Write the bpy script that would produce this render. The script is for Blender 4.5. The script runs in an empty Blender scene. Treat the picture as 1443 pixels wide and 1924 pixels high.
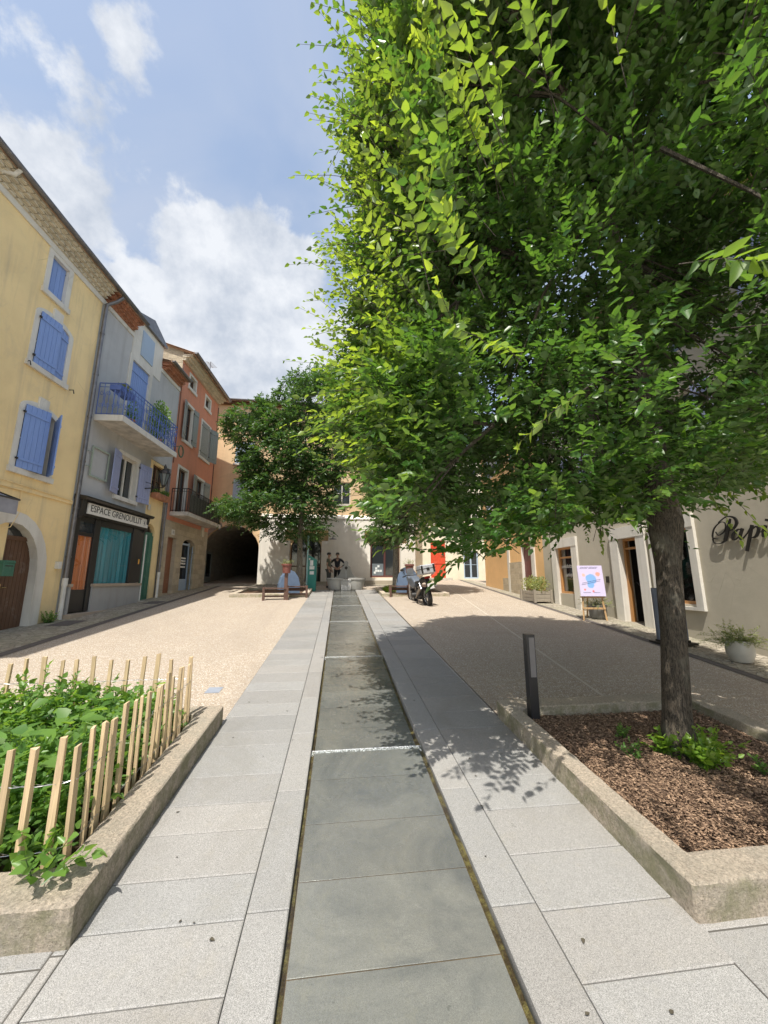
import bpy, bmesh, math, random
import numpy as np
from mathutils import Vector, Matrix
R = math.radians
random.seed(7); rng = np.random.default_rng(7)
scn = bpy.context.scene
col = scn.collection

# ------------------------------------------------------------------ camera, world, sun, exposure
CAMH = 1.8; YAW = R(6.8646); PITCH = R(10.3625); F = 700.0; CX, CY = 721.5, 962.0
cd = bpy.data.cameras.new('camera'); cam = bpy.data.objects.new('camera', cd); col.objects.link(cam)
cam.location = (0, 0, CAMH); cam.rotation_euler = (R(90) + PITCH, 0, -YAW)
cd.lens = 36 * F / 1924; cd.sensor_width = 36; cd.clip_start = 0.05; cd.clip_end = 2000
scn.camera = cam
scn.view_settings.view_transform = 'Standard'; scn.view_settings.look = 'None'
scn.view_settings.exposure = 0.42; scn.view_settings.gamma = 1

SUNV = Vector((-0.18, -0.45, 1.0)).normalized()          # towards the sun
sl = bpy.data.lights.new('sun', 'SUN'); so = bpy.data.objects.new('sun', sl); col.objects.link(so)
sl.energy = 4.6; sl.angle = R(0.5); sl.color = (1.0, 0.95, 0.87)
so.rotation_euler = SUNV.to_track_quat('Z', 'Y').to_euler()

fwd = Vector((math.sin(YAW)*math.cos(PITCH), math.cos(YAW)*math.cos(PITCH), math.sin(PITCH)))
rgt = Vector((math.cos(YAW), -math.sin(YAW), 0)); upv = rgt.cross(fwd)
EYE = Vector((0, 0, CAMH)); S = 0.0737                     # the square rises 7 cm per metre
def ray(px, py): return fwd + rgt*((px-CX)/F) - upv*((py-CY)/F)
def gz(y): return S*max(-40, min(y, 31))
def gp(px, py, off=0.0):
    d = ray(px, py); t = (off-CAMH)/(d.z-S*d.y); return EYE + d*t
def aty(px, py, Y):
    d = ray(px, py); return EYE + d*(Y/d.y)

w = bpy.data.worlds.new('World'); scn.world = w; w.use_nodes = True
nt = w.node_tree; N = nt.nodes; L = nt.links; N.clear()
def wn(t, **k):
    n = N.new(t)
    for a, b in k.items(): setattr(n, a, b)
    return n
def wmath(op, a, b=None, clamp=False):
    n = wn('ShaderNodeMath', operation=op, use_clamp=clamp)
    for i, v in enumerate((a, b)):
        if v is None: continue
        if isinstance(v, (int, float)): n.inputs[i].default_value = v
        else: L.new(v, n.inputs[i])
    return n.outputs[0]
out = wn('ShaderNodeOutputWorld'); bg = wn('ShaderNodeBackground'); L.new(bg.outputs[0], out.inputs[0])
sky = wn('ShaderNodeTexSky', sky_type='NISHITA'); sky.sun_disc = False
sky.sun_elevation = math.asin(SUNV.z); sky.sun_rotation = math.atan2(SUNV.x, SUNV.y) % (2*math.pi)
sky.air_density = 1.0; sky.dust_density = 1.4; sky.ozone_density = 1.6
bg.inputs['Strength'].default_value = 0.15
tc = wn('ShaderNodeTexCoord')
def wnoise(scale, det, rough, dist=0.0, vec=None, off=(0, 0, 0)):
    m = wn('ShaderNodeMapping'); m.inputs['Location'].default_value = off
    L.new(vec or tc.outputs['Generated'], m.inputs['Vector'])
    n = wn('ShaderNodeTexNoise'); n.inputs['Scale'].default_value = scale; n.inputs['Detail'].default_value = det
    n.inputs['Roughness'].default_value = rough; n.inputs['Distortion'].default_value = dist
    L.new(m.outputs[0], n.inputs['Vector']); return n.outputs['Fac']
nA = wnoise(8.5, 11, 0.58, 0.1); nB = wnoise(2.0, 6, 0.5, 0.6, off=(3, 1, 2)); nC = wnoise(9.0, 8, 0.6, 0.0, off=(7, 2, 2))
blobs = [(400, 500, .15), (475, 470, .11), (545, 500, .075), (350, 610, .16), (470, 600, .19), (570, 640, .10), (290, 560, .09), (320, 690, .17), (480, 700, .13),
         (20, 330, .19), (130, 400, .11), (235, 95, .07), (130, 130, .10), (660, 620, .06), (640, 700, .10), (560, 750, .14), (60, 60, .09)]
acc = None
for bx_, by_, br in blobs:
    c = ray(bx_, by_).normalized()
    vd = wn('ShaderNodeVectorMath', operation='DISTANCE'); L.new(tc.outputs['Generated'], vd.inputs[0]); vd.inputs[1].default_value = c
    v = wmath('SUBTRACT', 1.0, wmath('DIVIDE', vd.outputs['Value'], br))
    v = wmath('MULTIPLY', v, {20: .45, 130: .4, 235: .42, 60: .30}.get(bx_, 1.25))
    acc = v if acc is None else wmath('MAXIMUM', acc, v)
acc = wmath('MAXIMUM', acc, -0.7)
dens = wmath('ADD', acc, wmath('MULTIPLY', wmath('SUBTRACT', nA, 0.53), 1.7))
cum = wn('ShaderNodeMapRange', interpolation_type='SMOOTHSTEP'); L.new(dens, cum.inputs[0])
cum.inputs[1].default_value = 0.0; cum.inputs[2].default_value = 0.25; cum.inputs[3].default_value = 0; cum.inputs[4].default_value = 0.97
wsp = wn('ShaderNodeMapRange', interpolation_type='SMOOTHSTEP'); L.new(nB, wsp.inputs[0])
wsp.inputs[1].default_value = 0.40; wsp.inputs[2].default_value = 0.68; wsp.inputs[3].default_value = 0.10; wsp.inputs[4].default_value = 0.80
shade = wn('ShaderNodeMapRange'); L.new(nC, shade.inputs[0])
shade.inputs[1].default_value = 0.36; shade.inputs[2].default_value = 0.62; shade.inputs[3].default_value = 0.0; shade.inputs[4].default_value = 1.0
def wmix(fac, a, b):
    m = wn('ShaderNodeMix', data_type='RGBA')
    for s_, v in ((m.inputs[0], fac), (m.inputs[6], a), (m.inputs[7], b)):
        if isinstance(v, (tuple, float, int)): s_.default_value = v
        else: L.new(v, s_)
    return m.outputs[2]
tint = wmix(1.0, sky.outputs[0], (1, 1, 1, 1)); tn = tint.node; tn.blend_type = 'MULTIPLY'; tn.inputs[7].default_value = (1.75, 1.55, 1.30, 1)
ccol = wmix(shade.outputs[0], (2.9, 3.2, 3.7, 1), (4.5, 4.65, 4.9, 1))
s1 = wmix(wsp.outputs[0], tint, (2.75, 3.15, 3.95, 1))
s2 = wmix(cum.outputs[0], s1, ccol)
L.new(s2, bg.inputs['Color'])

# ------------------------------------------------------------------ materials
MATS = {}
class Mt:
    def __init__(s, name):
        s.m = bpy.data.materials.new(name); s.m.use_nodes = True; s.nt = s.m.node_tree
        s.b = s.nt.nodes['Principled BSDF']; s.co = s.nt.nodes.new('ShaderNodeTexCoord'); s.bh = None
        s.geo = s.nt.nodes.new('ShaderNodeNewGeometry')
    def n(s, t, **k):
        n = s.nt.nodes.new(t)
        for a, v in k.items(): setattr(n, a, v)
        return n
    def lk(s, a, b): s.nt.links.new(a, b)
    def set(s, sock, v):
        if isinstance(v, (int, float)): sock.default_value = v
        elif isinstance(v, tuple): sock.default_value = v if len(v) == 4 else (*v, 1)
        else: s.lk(v, sock)
    def pos(s, scale=(1, 1, 1), swap=None):
        v = s.geo.outputs['Position']
        if swap:
            sp = s.n('ShaderNodeSeparateXYZ'); s.lk(v, sp.inputs[0]); cb = s.n('ShaderNodeCombineXYZ')
            for i, a in enumerate(swap): s.lk(sp.outputs['xyz'.index(a)], cb.inputs[i])
            v = cb.outputs[0]
        mp = s.n('ShaderNodeMapping'); mp.inputs['Scale'].default_value = scale; s.lk(v, mp.inputs[0]); return mp.outputs[0]
    def noise(s, sc, det=4, rough=.55, dist=0, vec=None):
        n = s.n('ShaderNodeTexNoise'); n.inputs['Scale'].default_value = sc; n.inputs['Detail'].default_value = det
        n.inputs['Roughness'].default_value = rough; n.inputs['Distortion'].default_value = dist
        s.lk(vec if vec is not None else s.pos(), n.inputs['Vector']); return n.outputs['Fac']
    def vor(s, sc, feat='F1', out='Distance', vec=None, rnd=1):
        n = s.n('ShaderNodeTexVoronoi', feature=feat); n.inputs['Scale'].default_value = sc; n.inputs['Randomness'].default_value = rnd
        s.lk(vec if vec is not None else s.pos(), n.inputs['Vector']); return n.outputs[out]
    def mr(s, v, a, b, c=0., d=1., smooth=False):
        n = s.n('ShaderNodeMapRange'); 
        if smooth: n.interpolation_type = 'SMOOTHSTEP'
        s.lk(v, n.inputs[0])
        for i, x in enumerate((a, b, c, d)): n.inputs[i+1].default_value = x
        return n.outputs[0]
    def mix(s, fac, a, b, mode='MIX'):
        n = s.n('ShaderNodeMix', data_type='RGBA'); n.blend_type = mode
        s.set(n.inputs[0], fac); s.set(n.inputs[6], a); s.set(n.inputs[7], b); return n.outputs[2]
    def math(s, op, a, b=0.):
        n = s.n('ShaderNodeMath', operation=op); s.set(n.inputs[0], a); s.set(n.inputs[1], b); return n.outputs[0]
    def bump(s, h, st=.3, dist=.01):
        n = s.n('ShaderNodeBump'); n.inputs['Strength'].default_value = st; n.inputs['Distance'].default_value = dist
        s.lk(h, n.inputs['Height'])
        if s.bh is not None: s.lk(s.bh, n.inputs['Normal'])
        s.bh = n.outputs[0]; s.lk(s.bh, s.b.inputs['Normal'])
    def col(s, c): s.set(s.b.inputs['Base Color'], c)
    def rough(s, v): s.set(s.b.inputs['Roughness'], v)
def sc(c, k): return tuple(min(1, x*k) for x in c)

def plain(name, c, rough=.55, var=.12, nscale=6, metal=0, bumpst=0.15, bscale=60, spec=None):
    if name in MATS: return MATS[name]
    m = Mt(name); f = m.mr(m.noise(nscale, 5, .6), .3, .7)
    m.col(m.mix(f, sc(c, 1-var), sc(c, 1+var))); m.rough(rough); m.b.inputs['Metallic'].default_value = metal
    if bumpst: m.bump(m.noise(bscale, 3), bumpst, .003)
    if spec is not None: m.b.inputs['Specular IOR Level'].default_value = spec
    MATS[name] = m.m; return m.m

def stucco(name, c, stain=(.30, .27, .22), amt=.35, grime=.0, fine=.25):
    if name in MATS: return MATS[name]
    m = Mt(name); big = m.noise(.55, 6, .62, .4); med = m.noise(3.1, 6, .65)
    streak = m.noise(1.0, 5, .6, .2, m.pos((4.5, 4.5, .35)))
    c1 = m.mix(m.mr(big, .35, .66), sc(c, .90), sc(c, 1.06))
    c2 = m.mix(m.mr(med, .42, .75, 0, .25), c1, sc(c, 1.18)); c2 = m.mix(m.mr(m.noise(.9, 8, .75, 1.5), .55, .68, 0, .28), c2, sc(stain, 1.15))
    crk = m.vor(1.1, 'DISTANCE_TO_EDGE', 'Distance', m.pos((1, 1, .45))); ck = m.math('MULTIPLY', m.mr(crk, 0, .005, .35, 0), m.mr(m.noise(.7, 3), .56, .64)); c2 = m.mix(ck, c2, sc(stain, .5))
    c3 = m.mix(m.mr(streak, .51, .74, 0, amt), c2, stain)
    if grime:
        sp = m.n('ShaderNodeSeparateXYZ'); m.lk(m.geo.outputs['Position'], sp.inputs[0])
        hgt = m.math('SUBTRACT', sp.outputs[2], m.math('MULTIPLY', sp.outputs[1], S))
        g = m.math('ADD', hgt, m.math('MULTIPLY', m.noise(2.4, 5, .7), 1.2))
        c3 = m.mix(m.mr(g, .5, 1.35, grime, 0), c3, stain)
    m.col(c3); m.rough(.92); m.b.inputs['Specular IOR Level'].default_value = .2
    m.bump(m.noise(90, 4, .6), fine, .006); m.bump(m.noise(9, 4, .5), .25, .012)
    MATS[name] = m.m; return m.m

def stonewall(name, c1=(.60, .51, .36), c2=(.42, .35, .25), mortar=(.50, .43, .32), w=.42, h=.22, swap='yzx', rub=.5):
    if name in MATS: return MATS[name]
    m = Mt(name); p = m.pos(swap=swap)
    wob = m.n('ShaderNodeTexNoise'); wob.inputs['Scale'].default_value = 2.2; wob.inputs['Detail'].default_value = 3; m.lk(p, wob.inputs[0])
    mx = m.n('ShaderNodeMix', data_type='VECTOR'); mx.inputs[0].default_value = .06*rub*2
    m.lk(p, mx.inputs[4]); m.lk(wob.outputs['Color'], mx.inputs[5])
    b = m.n('ShaderNodeTexBrick'); m.lk(mx.outputs[1], b.inputs[0])
    b.inputs['Scale'].default_value = 1; b.inputs['Brick Width'].default_value = w; b.inputs['Row Height'].default_value = h
    b.inputs['Mortar Size'].default_value = .012; b.inputs['Mortar Smooth'].default_value = .4; b.inputs['Bias'].default_value = 0
    b.inputs['Color1'].default_value = (*c1, 1); b.inputs['Color2'].default_value = (*c2, 1); b.inputs['Mortar'].default_value = (*mortar, 1)
    n1 = m.noise(5, 6, .7)
    m.col(m.mix(m.mr(n1, .3, .75, 0, .6), b.outputs['Color'], sc(c2, .75))); m.rough(.93)
    m.bump(m.math('ADD', m.math('MULTIPLY', b.outputs['Fac'], -1.0), m.math('MULTIPLY', n1, 1.6)), .7, .03); m.bump(m.noise(45, 4, .7), .4, .008)
    MATS[name] = m.m; return m.m

def granite(name, c, dark=.5, light=1.35, rough=.75, tone=True, wet=False):
    m = Mt(name)
    v = m.vor(520, out='Color'); sp = m.n('ShaderNodeSeparateColor'); m.lk(v, sp.inputs[0])
    s1 = m.mix(m.mr(sp.outputs[0], .15, .85), sc(c, dark), sc(c, light))
    s1 = m.mix(m.mr(m.noise(160, 3, .6), .35, .65, 0, .5), s1, c)
    s2 = m.mix(m.mr(m.noise(1.6, 6, .65, .3), .35, .7, 0, .28), s1, sc(c, .72))
    s2 = m.mix(m.mr(m.noise(9, 5, .7), .55, .8, 0, .25), s2, (c[0]*1.1, c[1]*1.02, c[2]*.8))
    s2 = m.mix(m.mr(m.noise(14, 3, .8), .70, .74, 0, .55), s2, sc(c, .45)); s2 = m.mix(m.mr(m.noise(.75, 7, .7, 1.2), .50, .72, 0, .45), s2, (c[0]*.68, c[1]*.66, c[2]*.60)); s2 = m.mix(m.mr(m.noise(4, 7, .75, .5), .60, .75, 0, .30), s2, sc(c, 1.25))
    if tone:
        at = m.n('ShaderNodeAttribute'); at.attribute_name = 'tone'
        s2 = m.mix(1.0, s2, at.outputs['Color'], 'MULTIPLY')
    m.col(s2)
    if wet:
        s2 = m.mix(m.mr(m.noise(1.3, 7, .75, 1.0), .42, .66, 0, .75), s2, (c[0]*.50, c[1]*.53, c[2]*.58)); s2 = m.mix(m.mr(m.noise(5, 7, .8, .8), .55, .72, 0, .45), s2, (c[0]*1.25, c[1]*1.2, c[2]*1.05)); m.col(s2); m.rough(m.mr(m.noise(3, 5, .6), .35, .65, .12, .38))
    else: m.rough(rough)
    m.bump(m.noise(300, 3, .7), .35, .002); m.bump(m.noise(20, 4), .15, .004)
    MATS[name] = m.m; return m.m

def gravelmat():
    m = Mt('washed_concrete')
    p = m.pos(); v = m.vor(85, out='Color', vec=p); sp = m.n('ShaderNodeSeparateColor'); m.lk(v, sp.inputs[0])
    d = m.vor(85, out='Distance', vec=p)
    a = m.mix(sp.outputs[0], (.345, .275, .195), (.53, .465, .37)); a = m.mix(m.mr(sp.outputs[1], .8, .84), a, (.36, .27, .20)); a = m.mix(m.mr(sp.outputs[2], .84, .88), a, (.70, .67, .61))
    a = m.mix(m.mr(d, .42, .75), a, (.27, .22, .17))
    a = m.mix(m.mr(m.noise(.8, 6, .6, .5), .35, .7, 0, .3), a, (.33, .28, .22))
    a = m.mix(m.mr(m.noise(3.5, 5, .7), .56, .78, 0, .3), a, (.52, .46, .38))
    a = m.mix(m.mr(m.noise(.35, 7, .72, 1.0), .48, .70, 0, .42), a, (.29, .245, .195)); a = m.mix(m.mr(m.noise(1.0, 4, .6, .3, m.pos((1.6, .12, 1))), .56, .70, 0, .28), a, (.26, .22, .18)); a = m.mix(m.mr(m.noise(6, 4, .8), .70, .76, 0, .5), a, (.22, .18, .14))
    m.col(a); m.rough(.85); m.bump(d, .5, -.004); m.bump(m.noise(2, 3), .2, .02)
    return m.m
def cobblemat():
    m = Mt('cobbles'); p = m.pos(); d = m.vor(11, 'DISTANCE_TO_EDGE', 'Distance', p); v = m.vor(11, out='Color', vec=p)
    sp = m.n('ShaderNodeSeparateColor'); m.lk(v, sp.inputs[0])
    a = m.mix(sp.outputs[0], (.27, .235, .18), (.45, .40, .32)); a = m.mix(m.mr(d, .0, .10, 1, 0), a, (.20, .175, .13))
    a = m.mix(m.mr(m.noise(.9, 5, .6), .45, .7, 0, .45), a, (.30, .30, .19))
    m.col(a); m.rough(.88); m.bump(m.mr(d, 0, .16), .8, .018); m.bump(m.noise(40, 3), .3, .004); return m.m
def kerbmat():
    m = Mt('bush_hammered_concrete'); c = (.58, .49, .38)
    a = m.mix(m.mr(m.noise(60, 4, .8), .32, .66), sc(c, .50), sc(c, 1.22))
    a = m.mix(m.mr(m.noise(2.4, 6, .7, .4), .42, .74, 0, .6), a, (.34, .33, .27))
    sp = m.n('ShaderNodeSeparateXYZ'); m.lk(m.geo.outputs['Normal'], sp.inputs[0])
    side = m.mr(sp.outputs[2], .25, .7, 1, 0)
    moss = m.math('MULTIPLY', side, m.mr(m.noise(6, 5, .7), .42, .62))
    a = m.mix(m.math('MULTIPLY', moss, .7), a, (.22, .22, .11)); pit = m.vor(62, out='Distance'); a = m.mix(m.math('MULTIPLY', m.mr(pit, 0, .32, 1, 0), m.mr(m.noise(35, 3, .7), .42, .6)), a, (.19, .155, .11))
    m.col(a); m.rough(.95); m.bump(m.noise(70, 5, .85), 1.0, .022); m.bump(m.noise(18, 4, .7), .5, .015); return m.m
def mulchmat():
    m = Mt('bark_soil'); a = m.mix(m.mr(m.noise(38, 5, .8), .35, .68), (.08, .045, .028), (.26, .165, .10))
    a = m.mix(m.mr(m.noise(3, 4), .45, .65, 0, .35), a, (.09, .06, .04)); m.col(a); m.rough(.95)
    m.bump(m.noise(60, 5, .85), 1.0, .03); return m.m
def barkmat(name, c=(.17, .145, .11)):
    m = Mt(name); v = m.pos((34, 34, 4.2)); r1 = m.noise(2.6, 8, .8, 1.3, v)
    a = m.mix(m.mr(r1, .43, .57), sc(c, .22), sc(c, 1.6)); a = m.mix(m.mr(m.noise(3, 4, .6), .6, .72, 0, .5), a, (.28, .27, .21)); m.col(a); m.rough(.95)
    m.bump(r1, 1.0, .05); m.bump(m.noise(60, 4), .4, .006); return m.m
def leafmat(name, c1, c2, tip, trans=.45, rough=.38):
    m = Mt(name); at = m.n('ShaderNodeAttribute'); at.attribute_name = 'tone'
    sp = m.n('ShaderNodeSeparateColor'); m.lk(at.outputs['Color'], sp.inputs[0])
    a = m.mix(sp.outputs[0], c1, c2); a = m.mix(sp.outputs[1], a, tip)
    back = m.mix(.30, a, (.30, .36, .20)); a2 = m.mix(m.geo.outputs['Backfacing'], a, back)
    m.col(a2); m.rough(rough); m.b.inputs['Specular IOR Level'].default_value = .55
    tr = m.n('ShaderNodeBsdfTranslucent'); m.set(tr.inputs[0], m.mix(1.0, a, (2.3, 2.0, .9), 'MULTIPLY'))
    mx = m.n('ShaderNodeMixShader'); mx.inputs[0].default_value = trans
    o = m.nt.nodes['Material Output']; m.lk(m.b.outputs[0], mx.inputs[1]); m.lk(tr.outputs[0], mx.inputs[2]); m.lk(mx.outputs[0], o.inputs[0]); return m.m
def woodmat(name, c, rough=.6, sw=(30, 30, 1.5), var=.35, fade=.4):
    if name in MATS: return MATS[name]
    m = Mt(name); g = m.noise(2.0, 6, .7, 1.2, m.pos(sw)); a = m.mix(m.mr(g, .3, .7), sc(c, 1-var), sc(c, 1+var*.6))
    at = m.n('ShaderNodeObjectInfo'); a = m.mix(m.mr(at.outputs['Random'], 0, 1, 0, .35), a, sc(c, .62))
    a = m.mix(m.mr(m.noise(2.2, 7, .8, .6), .56, .74, 0, fade), a, tuple(.45*x+.55*y for x, y in zip(c, (.55, .53, .48)))); m.col(a); m.rough(rough); m.bump(g, .3, .003); MATS[name] = m.m; return m.m
def glassmat(name='window_glass', c=(.03, .035, .04), rough=.06):
    if name in MATS: return MATS[name]
    m = Mt(name); m.col(c); m.rough(rough); m.b.inputs['Specular IOR Level'].default_value = .8
    m.bump(m.noise(2.5, 2), .12, .02); MATS[name] = m.m; return m.m
def watermat():
    m = Mt('water_film'); tr = m.n('ShaderNodeBsdfTransparent'); tr.inputs[0].default_value = (.80, .82, .80, 1)
    g = m.n('ShaderNodeBsdfGlossy'); g.inputs['Roughness'].default_value = .06
    fr = m.n('ShaderNodeLayerWeight'); fr.inputs['Blend'].default_value = .5
    bp = m.n('ShaderNodeBump'); bp.inputs['Strength'].default_value = .5; bp.inputs['Distance'].default_value = .012
    m.lk(m.noise(26, 4, .6, .6, m.pos((1, .35, 1))), bp.inputs['Height']); m.lk(bp.outputs[0], g.inputs['Normal']); m.lk(bp.outputs[0], fr.inputs['Normal'])
    mx = m.n('ShaderNodeMixShader'); m.lk(m.mr(m.math('POWER', fr.outputs['Facing'], 4.0), 0, 1, .03, .85), mx.inputs[0]); m.lk(tr.outputs[0], mx.inputs[1]); m.lk(g.outputs[0], mx.inputs[2])
    m.lk(mx.outputs[0], m.nt.nodes['Material Output'].inputs[0]); return m.m
def foammat():
    m = Mt('falling_water'); v = m.noise(60, 3, .7, .0, m.pos((1, 1, .25))); tr = m.n('ShaderNodeBsdfTransparent')
    m.col((.9, .93, .97)); m.rough(.15); mx = m.n('ShaderNodeMixShader'); m.lk(m.mr(v, .42, .62, .12, .85), mx.inputs[0])
    m.lk(tr.outputs[0], mx.inputs[1]); m.lk(m.b.outputs[0], mx.inputs[2]); m.lk(mx.outputs[0], m.nt.nodes['Material Output'].inputs[0])
    m.bump(v, .8, .01); return m.m

GRAVEL = gravelmat(); COB = cobblemat(); KERB = kerbmat(); MULCH = mulchmat(); BARK = barkmat('elm_bark', (.12, .097, .07)); BARK2 = barkmat('pale_bark', (.26, .23, .18))
GRAN = granite('pale_granite', (.276, .271, .257), .42, 1.5); BED = granite('wet_slate', (.272, .266, .254), .7, 1.25, wet=True)
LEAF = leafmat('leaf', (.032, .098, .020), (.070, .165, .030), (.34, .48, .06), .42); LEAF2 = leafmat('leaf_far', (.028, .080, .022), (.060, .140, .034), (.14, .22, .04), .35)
PLANTL = leafmat('plant_leaf', (.06, .15, .035), (.15, .29, .06), (.24, .38, .07), .45); SUCK = leafmat('sucker_leaf', (.10, .21, .025), (.17, .30, .035), (.26, .38, .05), .45)
GREYL = leafmat('shrub_leaf', (.13, .17, .07), (.22, .27, .12), (.34, .38, .16), .35, .6)
WATER = watermat(); FOAM = foammat()
YEL = stucco('ochre_render', (.90, .69, .36), (.52, .42, .28), .5, .55); WHT = stucco('lime_render', (.86, .82, .74), (.58, .53, .45), .25, .55)
PEACH = stucco('peach_render', (.72, .53, .32), (.45, .33, .21), .3); GRY = stucco('grey_render', (.50, .50, .49), (.34, .33, .31), .45)
ORG = stucco('terracotta_render', (.62, .275, .175), (.42, .20, .14), .4); CREAM = stucco('cream_render', (.82, .76, .61), (.50, .44, .33), .25, .4)
SHOPW = stucco('beige_grey_render', (.47, .43, .345), (.38, .35, .28), .25, .2); APR = stucco('apricot_render', (.78, .50, .24), (.55, .38, .22), .25, .3)
TRIM = stucco('white_trim', (.70, .67, .60), (.42, .38, .31), .5); STONE = stonewall('coursed_stone'); STONEX = stonewall('rubble_gable', swap='xzy', w=.34, h=.17, c1=(.50, .43, .31), c2=(.36, .30, .21), mortar=(.42, .36, .27), rub=1.5)
STONED = stonewall('old_vault_stone', (.42, .38, .31), (.28, .255, .21), (.34, .31, .25), .3, .16)
BLUE = woodmat('blue_shutter_paint', (.24, .36, .69), .5, (22, 22, 1.2), .14); LAV = woodmat('faded_blue_paint', (.36, .40, .60), .7, (22, 22, 2), .22); GREYSH = woodmat('grey_green_paint', (.26, .29, .275), .6, (22, 22, 2), .15)
PBLUE = woodmat('pale_blue_paint', (.42, .53, .66), .6, (22, 22, 2), .12)
BLACK = plain('black_paint', (.022, .020, .018), .35); IRON = plain('dark_iron', (.05, .045, .04), .5, metal=.6); BIRON = plain('blue_iron', (.10, .16, .42), .45)
ZINC = plain('zinc', (.20, .19, .19), .4, .2, metal=.6); PLAST = plain('white_plastic_pipe', (.68, .66, .60), .5); TERRA = plain('terracotta_tile', (.42, .19, .11), .85, .35, 5)
TILE = plain('canal_tile', (.40, .27, .19), .9, .45, 4); TILEC = plain('limewashed_tile', (.62, .56, .44), .9, .2, 5)
DKWOOD = woodmat('dark_brown_wood', (.13, .065, .035), .55); REDWOOD = woodmat('red_brown_wood', (.13, .07, .05), .6); ORWOOD = woodmat('varnished_wood', (.50, .25, .09), .4); PINE = woodmat('pine_picket', (.62, .46, .27), .75, (24, 24, 1.3), .38, .75)
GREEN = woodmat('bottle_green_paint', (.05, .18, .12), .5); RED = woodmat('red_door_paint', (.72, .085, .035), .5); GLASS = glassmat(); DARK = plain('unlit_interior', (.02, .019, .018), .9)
CEM = plain('slab_underside', (.52, .48, .42), .9, .3, 4, bumpst=.4); POTW = plain('pale_glazed_pot', (.46, .445, .40), .45, .08); CURT = None

# ------------------------------------------------------------------ mesh helpers
def tag(o, label=None, cat=None, group=None, kind=None):
    if label: o['label'] = label
    if cat: o['category'] = cat
    if group: o['group'] = group
    if kind: o['kind'] = kind
    return o
def thing(name, label, cat, loc=(0, 0, 0), rz=0, group=None):
    o = bpy.data.objects.new(name, None); col.objects.link(o); o.location = loc; o.rotation_euler = (0, 0, rz); o.empty_display_size = .2
    return tag(o, label, cat, group)
def wmat(o):
    m = Matrix.Identity(4)
    while o is not None:
        m = (Matrix.Translation(o.location) @ o.rotation_euler.to_matrix().to_4x4()) @ m; o = o.parent
    return m
SPLIT = {'hinge',  'interior', 'pilaster', 'wall_cable', 'notice', 'leg', 'corner_post', 'plinth', 'stone_base', 'cornice_band', 'shutter_stay', 'sill', 'string_course', 'side_wall', 'steps', 'hanging_frame_', 'screws', 'front_fork', 'ground_hatch_'}
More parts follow.
